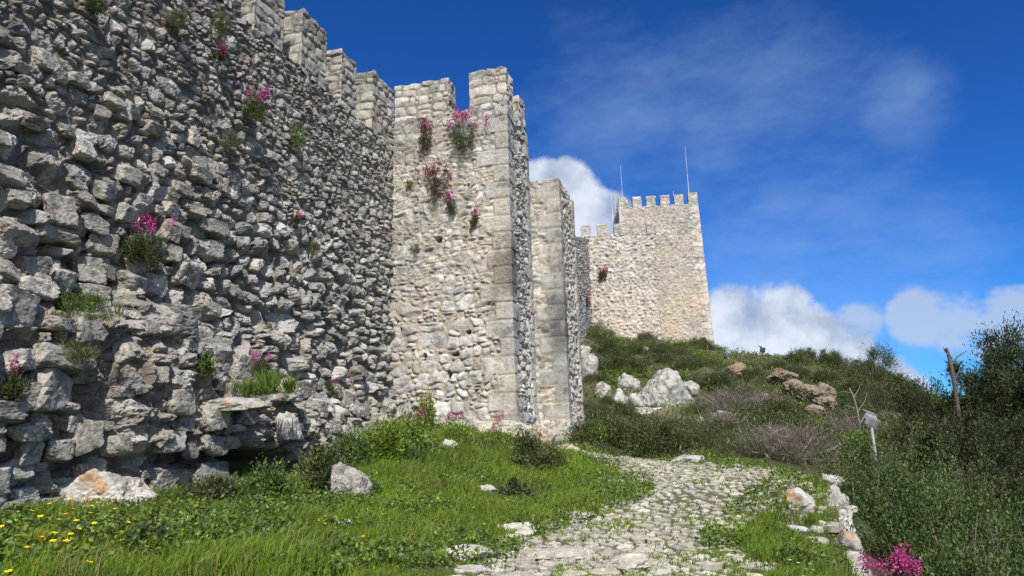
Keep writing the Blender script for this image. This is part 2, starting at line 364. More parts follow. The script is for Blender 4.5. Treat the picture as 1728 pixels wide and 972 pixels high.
def masonry(name, path, z0, z1, res, hfun, asp=1.5, seed=1, depth=None, rough=None, gap=.02, pal=PAL, gapcol=(.20,.16,.115), parent=None,
            closed=False, capd=.5, quoins=(), bulge=None, mat=None, stain=None, splitp=.3, sres=None, quoin_h=.40, edgefade=None, qpal=PAL_GREY, wob=.10, tone=1.0, tilt=.2, hv=(.75, 1.3), core=None, flat=None):
    P = np.array(path, float)[:, :2]
    if closed: P = np.concatenate([P, P[:1]])
    seg = np.diff(P, axis=0); ln = np.hypot(seg[:, 0], seg[:, 1]); cum = np.concatenate([[0], np.cumsum(ln)])
    # samples along the path, with the corners on samples
    S = []
    for k in range(len(ln)):
        if sres is not None:
            s_ = 0.0
            while s_ < ln[k]:
                S.append(cum[k]+s_); s_ += sres(P[k] + seg[k]*s_/ln[k])
        else:
            n = max(2, int(ln[k]/res)); S += list(cum[k] + np.arange(n)*ln[k]/n)
    S = np.array(S + [cum[-1]])
    nv = max(2, int((z1-z0)/res)); Zv = np.linspace(z0, z1, nv)
    cen = P[:-1].mean(0) if closed else None
    cd_ = capd if not closed else .5*min(ln)
    ncap = max(3, int(cd_/res)); Z = np.concatenate([Zv, z1 + np.linspace(0, cd_, ncap+1)[1:]])
    SS, ZZ, ID, E, DX, DZ, sd, Q = stone_cells(S, Z, hfun, asp, seed, quoins, splitp=splitp, quoin_h=quoin_h, wob=wob, tilt=tilt, hv=hv)
    r = np.random.default_rng(seed+5); ns = len(sd)
    dep = depth(ZZ, SS) if callable(depth) else (depth if depth is not None else .06)
    rg = rough(ZZ, SS) if callable(rough) else (rough if rough is not None else 1.0)
    a_ = np.stack([sd[:, 2], sd[:, 3]], 1); hmin = a_.min(1)
    # facets of each stone
    H = np.full(SS.shape, 9.0)
    for k in range(7):
        ang = r.uniform(0, 2*math.pi, ns); sl_ = r.uniform(.1, 1.7, ns); ck = r.uniform(.05, .62, ns)
        u = (np.cos(ang)[ID]*DX + np.sin(ang)[ID]*DZ)
        H = np.minimum(H, sl_[ID]*(ck[ID]*hmin[ID] - u))
    H = np.minimum(H, (r.uniform(.0, .30, ns)*hmin)[ID])
    tx = r.normal(0, .2, ns); tz = r.normal(-.03, .2, ns); off = r.normal(0, .026, ns)
    H = H + tx[ID]*DX + tz[ID]*DZ + off[ID]
    H = np.clip(H, -.16, .10)*rg
    rdg = 1-np.abs(2*fbm(SS*11, ZZ*11, seed=seed+10, o=5, g=.62)-1); nz = (fbm(SS*9, ZZ*9, seed=seed+9, o=3)-.5)*.06 + (rdg-.8)*.075 + (fbm(SS*34, ZZ*34, seed=seed+11, o=2)-.5)*.034
    H = H + nz*np.clip(rg, .25, 1)
    if len(quoins):
        qh = (r.normal(0, .006, ns))[ID] + nz*.30 - .015*(1-sst(E, 0, .03)); H = np.where(Q, qh, H)
    gw = gap*(.55 + .9*fbm(SS*5, ZZ*5, seed=seed+13))
    gw = np.where(Q, .006, gw)
    solid = sst(E, gw*.35, gw*.9 + .012*np.where(Q, .5, 1))
    mort = (fbm(SS*11, ZZ*11, seed=seed+15, o=3)-.55)*dep*.9
    H = H*solid + (1-solid)*(np.where(Q, -.012, -dep) + np.where(Q, 0, mort))
    if core is not None:
        cw = core(SS, ZZ); big = (fbm(SS*2.6, ZZ*2.6, seed=seed+31, o=5, g=.58)-.5)*.75; rk = 1-np.abs(2*fbm(SS*4.2, ZZ*3.8, seed=seed+32, o=5, g=.6)-1)
        H = H*(1-.1*cw) + cw*(big*.40 + (rk-.75)*.20 + nz*.8)
        solid = np.maximum(solid, cw*.55*sst(fbm(SS*1.7, ZZ*1.7, seed=seed+33), .42, .55))
    if bulge is not None: H = H + bulge(SS, ZZ)
    # colours
    ci = r.integers(0, len(pal), ns); base = pal[ci]*r.uniform(.78, 1.14, (ns, 1))
    qi_ = qpal[r.integers(0, len(qpal), ns)]*r.uniform(.86, 1.1, (ns, 1)); base = np.where(sd[:, 4:5] > 0, qi_, base)
    C = base[ID]*tone
    if core is not None: C = C*(1-.5*cw[..., None]) + .5*cw[..., None]*np.array([.36,.335,.30])
    f = fbm(SS*9, ZZ*9, seed=seed+21, o=4)[..., None]; C = C*(.72+.56*f)
    lich = sst(fbm(SS*4.5, ZZ*4.5, seed=seed+23, o=5, g=.62), .52, .66)[..., None]; C = C*(1-.35*lich) + .35*lich*np.array([.52,.51,.48])*tone
    dark = sst(fbm(SS*3.2, ZZ*3.2, seed=seed+25, o=5, g=.65), .54, .68)[..., None]; C = C*(1-.42*dark)
    gc = np.array(gapcol)*(.7+.6*f); C = C*solid[..., None] + gc*(1-solid[..., None])
    if stain is not None: C = stain(SS, ZZ, C)
    # positions
    k = np.clip(np.searchsorted(cum, S, 'right')-1, 0, len(ln)-1); fr = (S-cum[k])/ln[k]
    B = P[k] + seg[k]*fr[:, None]
    nrm = np.stack([seg[:, 1], -seg[:, 0]], 1)/ln[:, None]
    n_ = nrm[k].copy(); rc = .05
    corners = [(cum[i], nrm[i-1], nrm[i]) for i in range(1, len(ln))]
    if closed: corners += [(0, nrm[-1], nrm[0]), (cum[-1], nrm[-1], nrm[0])]
    for sc, na, nb in corners:
        w = np.clip((S-sc)/rc*.5+.5, 0, 1)[:, None]; near = np.abs(S-sc) < rc
        bl = na*(1-w)+nb*w; n_ = np.where(near[:, None], bl, n_)
    nr_, nc_ = SS.shape
    up = np.zeros(nr_); off_ = np.zeros(nr_)
    off_[nv:] = np.linspace(0, cd_, ncap+1)[1:]
    up = np.clip((Z-(z1-.04))/.08, 0, 1); hz = np.sqrt(np.clip(1-up*up, 0, 1)); hz = np.where(up >= 1, 0, np.maximum(hz, 1-up))
    zz = np.minimum(Z, z1)
    if closed: inner = (cen[None]-B)/ (0.5*min(ln))
    else:
        # inward miter direction
        inn = np.zeros_like(B); vn = []
        for i in range(len(P)):
            na = nrm[max(i-1, 0)]; nb = nrm[min(i, len(ln)-1)]; m_ = na+nb; m_ = m_/(m_@m_)*2; vn.append(-m_)
        vn = np.array(vn); inner = vn[k]*(1-fr[:, None]) + vn[np.minimum(k+1, len(P)-1)]*fr[:, None]
    X = B[None, :, 0] + inner[None, :, 0]*off_[:, None] + n_[None, :, 0]*H*hz[:, None]
    Y = B[None, :, 1] + inner[None, :, 1]*off_[:, None] + n_[None, :, 1]*H*hz[:, None]
    H2 = np.clip(H, -.05, .04)
    Zp = np.broadcast_to(zz[:, None], SS.shape) + H2*up[:, None]
    if closed:
        for A in (X, Y, Zp): A[:, -1] = A[:, 0]
        C[:, -1] = C[:, 0]
    o = mesh_obj(name, np.stack([X, Y, Zp], -1).reshape(-1, 3), quads(nc_, nr_), mat or M_STONE, C.reshape(-1, 3), parent, smooth_=flat is None)
    return o
def rect(c, du, dn, lu, ln_):
    """corners counter-clockwise; c front corner, du along, dn inward"""
    c = np.array(c[:2]); du = np.array(du[:2]); dn = np.array(dn[:2])
    q = [c, c+du*lu, c+du*lu+dn*ln_, c+dn*ln_]
    a = sum(q[i][0]*q[(i+1) % 4][1]-q[(i+1) % 4][0]*q[i][1] for i in range(4))
    return q if a > 0 else q[::-1]

# ---- the near curtain wall
T0 = -13.0
def zl_(s): return np.interp(s, [-13,-9.4,-8.6,-8.0,-7.4,-6.9,-6.2,-5,-3.5,-1.5,-.3,0], [3.3,3.25,3.25,3.7,3.6,3.1,2.62,2.6,2.5,2.35,2.3,2.2])
def am_(s): return np.interp(s, [-13,-9.0,-8,-7.2,-6.6,-5.5,-4.5,-3.2,-1.8,-.6,0], [.45,.42,.5,.55,.62,.78,.62,.36,.2,.10,.05])
def near_bulge(SS, ZZ):
    s = SS + T0; zl = zl_(s) + (fbm(s*1.7, ZZ*.01, seed=77)-.5)*.5; am = am_(s)*(.75+.5*fbm(s*1.3, ZZ*1.3, seed=78))
    top = sst(ZZ, zl+.26, zl-.34)
    zu = np.interp(s, [-13,-9,-7,-5,-4.4], [1.75,1.72,1.8,1.6,.9]) + (fbm(s*2, s*0, seed=79)-.5)*.3
    und = sst(ZZ, zu+.14, zu-.26)
    b = top*am*(1-und*.42)
    b += .30*sst(ZZ, 4.6, 1.0)*.4
    lump = (fbm(s*1.1, ZZ*1.1, seed=80, o=3)-.5)
    b += lump*.22*sst(ZZ, 6.0, 3.2)
    cave = sst(np.hypot((s+6.05)/.62, (ZZ-1.45)/.24)+(fbm(s*4, ZZ*4, seed=83)-.5)*.6, 1.0, .5); b -= cave*1.0
    cav2 = sst(np.hypot((s+8.9)/.35, (ZZ-3.35)/.2), 1.0, .5); b -= cav2*.4
    return b
def near_h(z): return float(np.interp(z, [0, 1.6, 2.6, 4.4, 5.8, 7.2, 10], [.32, .32, .30, .26, .19, .15, .135]))
def near_core(SS, ZZ):
    s = SS+T0; w = sst(ZZ, zl_(s)+.05, zl_(s)-.25)*sst(am_(s), .15, .35)
    return w*sst(fbm(s*.9, ZZ*1.2, seed=85, o=3), .40, .50)*(.4+.6*sst(s, -9.5, -6.5))
def near_sres(p): return float(np.clip(.0017*p[1], .0125, .028)) if p[1] > 6.3 else .06
def near_stain(SS, ZZ, C):
    s = SS+T0
    core = sst(ZZ, zl_(s)+.2, zl_(s)-.3)*sst(fbm(s*2.2, ZZ*2.2, seed=81), .45, .6)
    C = C*(1-core[..., None]*.35) + core[..., None]*.35*np.array([.30, .23, .18])
    org = .8*sst(fbm(s*7, ZZ*7, seed=82), .70, .78)*sst(ZZ, 3.2, 2.4)
    C = C*(1-org[..., None]*.7) + org[..., None]*.7*np.array([.42, .20, .06])
    upd = sst(ZZ, 5.0, 7.0)[..., None]; C = C*(1-.12*upd)
    return C
wall = empty('curtain_wall', wallpt(-6), 'tall near rubble wall with jagged boulder base filling the left side', 'castle wall')
wall_l = wallpt(-6)
def to_parent(o, p):
    o.parent = p; o.matrix_parent_inverse = p.matrix_basis.inverted(); return o
bpy.context.view_layer.update()
o = masonry('wall_face', [wallpt(T0), wallpt(0.12)], 0.4, 8.68, .0145, near_h, 1.12, 11,
            depth=lambda z, s: np.interp(z, [0, 4.5, 6.5, 9], [.105, .10, .05, .04]), rough=lambda z, s: np.interp(z, [0, 4.5, 6.3, 9], [1.25, 1.15, .6, .5]),
            gap=.018, tone=1.0, capd=.55, bulge=near_bulge, sres=near_sres, stain=near_stain, gapcol=(.20,.172,.14), wob=.14, tilt=.3, hv=(.6, 1.45), core=near_core, flat=1)
to_parent(o, wall)
tops = {-4.17: 9.90, -2.62: 9.88, -1.15: 10.16}
ms = [-11.6, -10.1, -8.65, -7.15, -5.66, -4.17, -2.62, -1.15]
for i, t in enumerate(ms):
    ln_ = {-4.17: .92, -2.62: .66, -1.15: 1.2}.get(t, .9)
    o = masonry('merlon', rect(wallpt(t), U, -NN, ln_, .52), 8.6, tops.get(t, 9.88), .02, lambda z: .21, 1.7, 40+i, depth=.04, rough=.2, gap=.018,
                closed=True, gapcol=(.22,.19,.15), pal=PAL_GREY*.85, splitp=.15, wob=.04, tilt=.05)
    to_parent(o, wall)

# ---- the two wall towers
def tower_stain(sq, seed, lo, hi):
    def f(SS, ZZ, C):
        st_ = sst(fbm(SS*2.2, ZZ*1.1, seed=seed, o=4), .34, .50)*sst(np.abs(SS-sq), .8, .25)*sst(ZZ, lo-.4, lo+.5)*sst(ZZ, hi+.5, hi-.3)
        C = C*(1-.80*st_[..., None]) + .80*st_[..., None]*np.array([.115, .113, .108])
        up_ = (.80*sst(ZZ, 8.2, 8.7) + .55*sst(fbm(SS*.7, ZZ*.45, seed=seed+7, o=4), .50, .62) + .5*sst(np.abs(SS-sq), .55, .3)).clip(0, 1)[..., None]; C = C*(1-up_*np.array([.25, .235, .21]))
        w = sst(fbm(SS*.8, ZZ*.8, seed=seed+3, o=4), .5, .62)[..., None]
        C = C*(1-.18*w) + .18*w*np.array([.60, .50, .37])
        return C
    return f
tw = empty('wall_tower', C1, 'nearer square wall tower, sunlit, with pink flowers high on its face', 'wall tower', 'square towers along the castle wall')
bpy.context.view_layer.update()
LF = 2.85
def holes(SS, ZZ):
    h = 0
    for px, py, a, b in ((740, 404, .07, .07), (757, 632, .05, .09), (716, 600, .04, .05), (700, 690, .07, .05), (790, 560, .05, .04), (768, 598, .09, .03)):
        d = ray(px, py); q = EYE + d*(np.dot(C1-EYE, U)/np.dot(d, U)); s0 = LF+.1 + np.dot(q-C1, NN)
        h = np.maximum(h, sst(np.hypot((SS-s0)/a, (ZZ-q[2])/b), 1.25, .8))
    return h
def tw_bulge(LF_, zb, amt):
    def f(SS, ZZ): return -(.30*holes(SS, ZZ) if LF_ < 3 else 0) + amt*sst(ZZ, zb+1.2, zb+.1) + (fbm(SS*.9, ZZ*.9, seed=91, o=3)-.5)*.08*sst(ZZ, 9, 7)*sst(np.abs(SS-LF_), .3, .8)
    return f
def tw_h(z): return float(np.interp(z, [1, 4, 5, 8.4, 8.8, 10], [.21, .18, .13, .125, .19, .19]))
o = masonry('wall_face', [J - NN*.1, C1, C1+U*2.0, C1+U*2.0-NN*3], 1.1, 9.41, .0185, tw_h, 1.35, 61,
            depth=lambda z, s: np.where(s < LF+.1, np.interp(z, [1, 4.5, 5.5, 9], [.055, .05, .03, .03]), .06), rough=lambda z, s: np.where(s < LF+.1, np.interp(z, [1, 4, 5.5, 8.3, 8.7], [.36, .36, .40, .40, .22]), .6), gap=.016, pal=PAL_WARM*np.array([.99,1.01,1.07]), gapcol=(.39,.345,.28),
            capd=.5, quoins=[(LF+.1, (.36,.66), (.30,.55)), (LF+.1+2.0, (.25,.4), (.3,.3))], bulge=tw_bulge(LF+.1, 1.6, .10), stain=tower_stain(LF+.1, 210, 4.3, 6.2), tone=1.02, hv=(.45, 1.8), tilt=.2, wob=.16)
to_parent(o, tw)
for i, (cc_, du, dn, lu, lb, zt) in enumerate([(C1, -NN, U, .94, .62, 10.36), (C1-NN*1.43, -NN, U, 1.42, .5, 10.30), (C1+U*1.2, U, -NN, .62, .5, 10.2)]):
    o = masonry('merlon', rect(cc_, du, dn, lu, lb), 9.36, zt, .02, lambda z: .24, 1.6, 70+i, depth=.035, rough=.2, gap=.018, closed=True,
                gapcol=(.26,.22,.17), pal=PAL_GREY, splitp=.12, wob=.04, tilt=.05); to_parent(o, tw)
C2 = C1 + U*5.95
tw2 = empty('wall_tower', C2, 'second square wall tower, farther along, half hidden behind the first tower', 'wall tower', 'square towers along the castle wall')
bpy.context.view_layer.update()
o = masonry('wall_face', [C2 - NN*3.2, C2, C2+U*2.5, C2+U*2.5-NN*3], .9, 9.68, .03, lambda z: .19, 1.6, 81, depth=lambda z, s: np.where(s < 3.2, .028, .05),
            rough=lambda z, s: np.where(s < 3.2, .4, .6), gap=.018, pal=PAL_WARM, gapcol=(.48,.41,.31), capd=.5, quoins=[(3.2, (.45,.75), (.3,.5)), (5.7, (.22,.36), (.3,.3))], quoin_h=.48,
            bulge=tw_bulge(3.2, 1.5, .12), stain=tower_stain(3.2, 230, 4.2, 6.0))
to_parent(o, tw2)
for i, (cc_, du, dn, lu, lb, zt) in enumerate([(C2, -NN, U, .8, .6, 9.72), (C2-NN*1.4, -NN, U, .9, .5, 9.75), (C2+U*1.6, U, -NN, .75, .5, 9.62)]):
    pass
# ---- the far curtain wall between the second tower and the castle
A3 = np.array([C2 + U*2.3 - NN*2.8])[0]; B3 = np.array([8.25, 74.8, 0])
fw = empty('curtain_wall', (A3+B3)/2, 'distant stretch of wall running from the second tower to the castle', 'castle wall')
bpy.context.view_layer.update()
o = masonry('wall_face', [A3, B3], 1.0, 22.6, .12, lambda z: .34, 1.5, 95, depth=.10, rough=1.5, gap=.05, pal=PAL, gapcol=(.28,.24,.19), capd=1.0, mat=M_FAR)
# its top follows the climbing hill
me = o.data; n_ = len(me.vertices); co = np.empty(n_*3, np.float32); me.vertices.foreach_get('co', co); co = co.reshape(-1, 3)
fy = np.clip((co[:, 1]-A3[1])/(B3[1]-A3[1]), 0, 1); bot = 1.0 + 9.0*fy; tp = 9.3 + 13.2*fy; co[:, 2] = bot + (co[:, 2]-1.0)/21.6*(tp-bot)
me.vertices.foreach_set('co', co.ravel()); me.update()
to_parent(o, fw)

# ---- the castle on the hilltop
kt = R(4.0); KU = np.array([math.cos(kt), -math.sin(kt), 0]); KN = np.array([math.sin(kt), math.cos(kt), 0])   # along the front, and inwards
K0 = np.array([11.6, 75.4, 0])
def far_stain(SS, ZZ, C):
    w = sst(fbm(SS*.5, ZZ*.5, seed=301, o=4), .46, .62)[..., None]; C = C*(1-.3*w) + .3*w*np.array([.50, .44, .36])
    wm = sst(ZZ, 19, 15)[..., None]*.35*sst(fbm(SS*.4, ZZ*.4, seed=303), .3, .6)[..., None]; C = C*(1-wm) + wm*np.array([.56, .44, .32]); return C
def low_stain(SS, ZZ, C):
    w = sst(fbm(SS*1.9, ZZ*.45, seed=311, o=4), .47, .58)*sst(np.abs(SS-2.4), 1.9, .9)*sst(np.abs(ZZ-20.4), 1.4, .6); C = C*(1-.7*w[..., None]) + .7*w[..., None]*np.array([.11,.11,.11])
    h = sst(fbm(SS*2.4, ZZ*2.4, seed=315, o=2), .72, .78)*sst(ZZ, 18.5, 17); C = C*(1-.8*h[..., None])
    p = sst(ZZ, 17.5, 15.5)[..., None]*.3; C = C*(1-p) + p*np.array([.62, .50, .42]); return C
keep = empty('keep_tower', K0+np.array([0,0,11.]), 'tall square keep on the hilltop with six merlons across its front and thin masts', 'castle keep')
bpy.context.view_layer.update()
WK = 8.35; ZK = 26.05
o = masonry('wall_face', [K0+KN*8.5, K0, K0+KU*WK, K0+KU*WK+KN*8.5], 9.5, ZK, .075, lambda z: .30, 1.5, 101, depth=.05, rough=.55, gap=.03, pal=PAL_WARM*np.array([.70,.715,.74]), gapcol=(.29,.255,.21),
            capd=.7, mat=M_FAR, quoins=[(8.5, (.3,.55), (.3,.55)), (8.5+WK, (.5,.9), (.5,.8))], quoin_h=.62, stain=far_stain)
me = o.data; n_ = len(me.vertices); co = np.empty(n_*3, np.float32); me.vertices.foreach_get('co', co); co = co.reshape(-1, 3)
kc = (K0 + KU*WK*.5 + KN*4.25)[:2]; co[:, :2] = kc + (co[:, :2]-kc)*(1 + .085*np.clip((ZK-co[:, 2])/(ZK-11), 0, 1.1))[:, None]; me.vertices.foreach_set('co', co.ravel()); me.update()
to_parent(o, keep)
def keep_merlon(c0, du, dn, w, d, z0, z1, par, sd_):
    o = masonry('merlon', rect(c0, du, dn, w, d), z0, z1, .09, lambda z: .3, 1.5, sd_, depth=.04, rough=.5, gap=.03, pal=PAL_WARM*np.array([.76,.78,.80]), gapcol=(.34,.30,.25), closed=True, mat=M_FAR)
    return to_parent(o, par)
for i in range(6):
    w = 1.0; keep_merlon(K0 + KU*((WK-w)*i/5), KU, KN, w, .6, ZK-.05, ZK+1.12 + (.12 if i == 5 else 0), keep, 110+i)
for i in range(5): keep_merlon(K0 + KN*(1.75+i*1.62), KN, KU, .95, .6, ZK-.05, ZK+1.1, keep, 120+i)
for i in range(5): keep_merlon(K0 + KU*(WK) + KN*(1.75+i*1.62), KN, -KU, .95, .6, ZK-.05, ZK+1.1, keep, 126+i)
low = empty('castle_wall', np.array([7.4, 74, 12.]), 'lower crenellated castle wall standing left of the tall keep', 'castle wall')
bpy.context.view_layer.update()
L0 = np.array([7.2, 73.2, 0]); WL = 7.5; ZL = 22.35
o = masonry('wall_face', [L0+KN*9, L0, L0+KU*WL, L0+KU*WL+KN*2.5], 9.5, ZL, .075, lambda z: .34, 1.5, 131, depth=.09, rough=.9, gap=.04, pal=PAL_WARM*np.array([.92,.93,.96]), gapcol=(.40,.345,.29), capd=.7, mat=M_FAR, stain=low_stain,
            quoins=[(9, (.3,.5), (.3,.5))], quoin_h=.6)
to_parent(o, low)
for i in range(5):
    keep_merlon(L0 + KU*(.05+i*1.66), KU, KN, 1.0, .6, ZL-.05, ZL+1.18-(.1 if i > 2 else 0), low, 140+i)

def box_mesh(cx, cy, cz, sx, sy, sz, bev=.1):
    """chamfered box: verts and faces"""
    b = min(sx, sy, sz)*bev; V = []; F = []
    for (lx, ly, z_) in [(sx-b, sy-b, -sz), (sx, sy, -sz+b), (sx, sy, sz-b), (sx-b, sy-b, sz)]:
        V += [(cx+a*lx, cy+c_*ly, cz+z_) for a, c_ in ((-1,-1),(1,-1),(1,1),(-1,1))]
    for k in range(3):
        for i in range(4): F.append((k*4+i, k*4+(i+1) % 4, k*4+4+(i+1) % 4, k*4+4+i))
    F += [(3,2,1,0), (12,13,14,15)]
    return np.array(V, float), np.array(F)
def tube(pts, rad, n=8):
    P = np.array(pts, float); rad = np.broadcast_to(rad, (len(P),)); T = np.gradient(P, axis=0); T /= np.linalg.norm(T, axis=1)[:, None]+1e-9
    V = []; F = []
    for i, (p, t_) in enumerate(zip(P, T)):
        a = np.cross(t_, (0, 0, 1) if abs(t_[2]) < .9 else (1, 0, 0)); a /= np.linalg.norm(a); b = np.cross(t_, a)
        for k in range(n):
            w = 2*math.pi*k/n; V.append(p + rad[i]*(math.cos(w)*a + math.sin(w)*b))
    for i in range(len(P)-1):
        for k in range(n): F.append((i*n+k, i*n+(k+1) % n, (i+1)*n+(k+1) % n, (i+1)*n+k))
    V.append(P[-1]); ti = len(V)-1; F3 = [((len(P)-1)*n+k, (len(P)-1)*n+(k+1) % n, ti) for k in range(n)]
    return np.array(V), np.array(F), np.array(F3)
def join(parts):
    V = []; Fq = []; Ft = []; o_ = 0
    for p in parts:
        V.append(p[0])
        for f in p[1:]:
            if len(f) == 0: continue
            f = np.asarray(f); (Fq if f.shape[1] == 4 else Ft).append(f+o_)
        o_ += len(p[0])
    V = np.concatenate(V); F = []
    if Fq: F.append(np.concatenate(Fq))
    if Ft: F.append(np.concatenate(Ft))
    return V, F
# arrow slit and drain holes of the keep
sp_ = at(1134, 418, 75.0); k_ = np.dot(sp_-K0, KU); sp_ = K0 + KU*k_ + np.array([0, 0, sp_[2]])
v, f = box_mesh(0, 0, 0, .11, .06, .48); o = mesh_obj('arrow_slit', v @ np.array([[KU[0],KU[1],0],[KN[0],KN[1],0],[0,0,1]]) + sp_ - KN*.0, f, M_DARKMET, smooth_=False); to_parent(o, keep)
# masts
for i, (px, py0, py1, Y, lab) in enumerate([(1156, 247, 338, 76.2, 'tallest thin white mast at the right corner of the keep roof'), (1047, 279, 338, 79, 'thin white mast above the left corner of the keep roof'),
        (1031, 318, 372, 81, 'leaning white mast left of the keep, behind its side merlons'), (1037, 322, 365, 81.5, 'short thin mast close beside the leaning mast left of the keep'), (1136, 322, 340, 77, 'shortest thin mast, over the fifth merlon of the keep')]):
    top = at(px, py0, Y); b = np.array([top[0], top[1], ZK-.2]); a = np.array([top[0], top[1], top[2]])
    root = empty('antenna_mast', b, lab, 'mast', 'thin masts on the keep roof'); h = a[2]-b[2]
    V, F = join([tube([(0,0,0),(0,0,h*.55)], [.038,.034], 8)]); mesh_obj('pole', V, F, M_WHIP, parent=root)
    V, F = join([tube([(0,0,h*.55),(0,0,h)], [.024,.016], 6)]); mesh_obj('whip', V, F, M_WHIP, parent=root)
#@@REST
# ------------------------------------------------------------------ rocks
import bmesh
def ico(n):
    bm = bmesh.new(); bmesh.ops.create_icosphere(bm, subdivisions=n, radius=1); bm.verts.ensure_lookup_table()
    v = np.array([x.co[:] for x in bm.verts]); f = np.array([[x.index for x in y.verts] for y in bm.faces]); bm.free(); return v, f
ICO = {k: ico(k) for k in (4, 5, 6)}
FOOT = []
ROCKPAL = np.array([[.47,.455,.425],[.42,.41,.385],[.51,.495,.465],[.39,.37,.34]])
def rock_mesh(seed, dims, sub=5, flat=.5, lichen=0.0, base=None, dark=.4, freq=1.0, facets=16, block=False):
    r = np.random.default_rng(seed); D, F = ICO[sub]; n = r.normal(size=(facets, 3)); n /= np.linalg.norm(n, axis=1)[:, None]; d = r.uniform(.68, 1.0, facets)
    if block:
        ax = np.concatenate([np.eye(3), -np.eye(3)]); ax = ax + r.normal(0, .16, ax.shape); n = np.concatenate([n[:6], ax/np.linalg.norm(ax, axis=1)[:, None]]); d = np.concatenate([r.uniform(.82, 1.0, 6), r.uniform(.60, .76, 6)])
    k = D @ n.T; rad = np.min(np.where(k > .05, d/np.maximum(k, .05), 9), axis=1); rad = np.minimum(rad, 1.15)
    o_ = r.uniform(0, 90, 3); q = D*2.2*freq + o_
    big = fbm(q[:,0], q[:,1], q[:,2], o=4, seed=seed, g=.55)-.5; q2 = D*7*freq+o_; rd = 1-np.abs(2*fbm(q2[:,0], q2[:,1], q2[:,2], o=4, seed=seed+3, g=.6)-1)
    rad = rad*(1+big*(.22 if block else .45)+(rd-.8)*.16)
    V = D*rad[:, None]*np.array(dims)*.55
    lo = -dims[2]*.5*flat; V[:, 2] = np.maximum(V[:, 2], lo)
    q3 = V*7+o_; f = fbm(q3[:,0], q3[:,1], q3[:,2], o=4, seed=seed+5)[:, None]
    b = (ROCKPAL[r.integers(0, 4)] if base is None else np.array(base)); C = b*(.7+.6*f)
    q4 = V*5+o_+31; dk = sst(fbm(q4[:,0], q4[:,1], q4[:,2], o=5, seed=seed+7, g=.62), .5, .63)[:, None]; C = C*(1-dark*dk)
    if lichen:
        q5 = V*4.5+o_+61; li = sst(fbm(q5[:,0]*1.6, q5[:,1]*1.6, q5[:,2]*1.6, o=5, seed=seed+8, g=.6), .66-.18*lichen, .74-.18*lichen)[:, None]; C = C*(1-li*.75) + li*.75*np.array([.46,.24,.08])
    return V, F, C
def rock(name, p, dims, seed, label, cat='boulder', group=None, sub=5, rz=0, sink=.12, **k):
    V, F, C = rock_mesh(seed, dims, sub, **k); o = mesh_obj(name, V, F, M_ROCK, C)
    o.location = (p[0], p[1], p[2] + dims[2]*(.5*k.get('flat', .5)-sink)); o.rotation_euler = (0, 0, rz); return tag(o, label, cat, group)
def rock_px(name, px, py, w, h, seed, label, group=None, deep=.9, cat='boulder', **k):
    """a rock whose foot on the ground is seen at (px, py); w, h its seen size in photo pixels"""
    p = hit(px, py); m = p[1]/FPX*1.02; FOOT.append((p[0], p[1]+w*m*deep*.3, w*m*.46, w*m*deep*.42)); dims = (w*m, w*m*deep, max(h*m*1.35, .05)); return rock(name, p + np.array([0, dims[1]*.3, 0]), dims, seed, label, cat, group, **k)
NR = 'loose rocks in the grass'
rock_px('boulder', 585, 842, 78, 58, 1, 'knobbly pale limestone boulder on the lawn, beside a dark leafy plant', NR, sub=6, dark=.55, freq=1.4)
rock_px('boulder', 822, 832, 33, 16, 2, 'small rounded white rock alone in the middle of the lawn', NR, lichen=.2)
rock_px('boulder', 868, 835, 26, 8, 3, 'small flat grey stone beside the rounded white rock', NR)
rock_px('boulder', 150, 862, 120, 66, 4, 'wide lichen-stained boulder at the wall foot behind yellow flowers', NR, lichen=.4, sub=6, base=(.52,.49,.44))
rock_px('boulder', 205, 822, 66, 42, 5, 'cream rounded boulder under the wall overhang', NR, sub=6)
rock_px('boulder', 640, 757, 40, 32, 6, 'pale rock with orange lichen among bright green plants by the wall corner', NR, lichen=.4)
rock_px('boulder', 714, 766, 26, 32, 7, 'upright narrow pale rock at the foot of the first tower', NR)
rock_px('boulder', 757, 760, 32, 18, 8, 'low white rock beside yellow flowers at the first tower foot', NR)
rock_px('boulder', 885, 785, 30, 22, 9, 'small lichen-spotted rock in the grass below the first tower corner', NR, lichen=.35)
rock_px('boulder', 845, 738, 90, 30, 10, 'long lumpy footing rock under the first tower corner', NR, sub=6, lichen=.15, base=(.50,.46,.38))
rock_px('boulder', 916, 750, 44, 34, 11, 'footing rock with an orange lichen patch between the two towers', NR, lichen=.6, base=(.50,.47,.40))
rock_px('boulder', 780, 726, 70, 26, 13, 'tan footing rock under the middle of the first tower face', NR, base=(.50,.45,.37))
rock_px('boulder', 955, 762, 40, 14, 14, 'reddish low rock under the second tower corner', NR, base=(.46,.38,.30))
rock_px('boulder', 578, 896, 44, 18, 15, 'flat white slab in the lawn, the upper of two', NR, flat=.3, base=(.52,.51,.48), dark=.25)
rock_px('boulder', 560, 917, 46, 14, 16, 'flat white slab in the lawn, the lower of two', NR, flat=.3, base=(.52,.51,.48), dark=.25)
SL = 'flat slabs along the path edge'
rock_px('slab', 775, 945, 100, 24, 17, 'large flat pale slab with orange lichen left of the path', SL, cat='rock slab', flat=.25, lichen=.15, sub=6, base=(.52,.50,.455), dark=.2)
rock_px('slab', 868, 902, 62, 26, 18, 'tilted white slab at the left path edge above the large flat slab', SL, cat='rock slab', flat=.3, base=(.50,.48,.43), dark=.25)
rock_px('slab', 975, 874, 62, 8, 19, 'long thin low slab in the grass left of the path bend', SL, cat='rock slab', flat=.3, base=(.50,.48,.43), dark=.25)
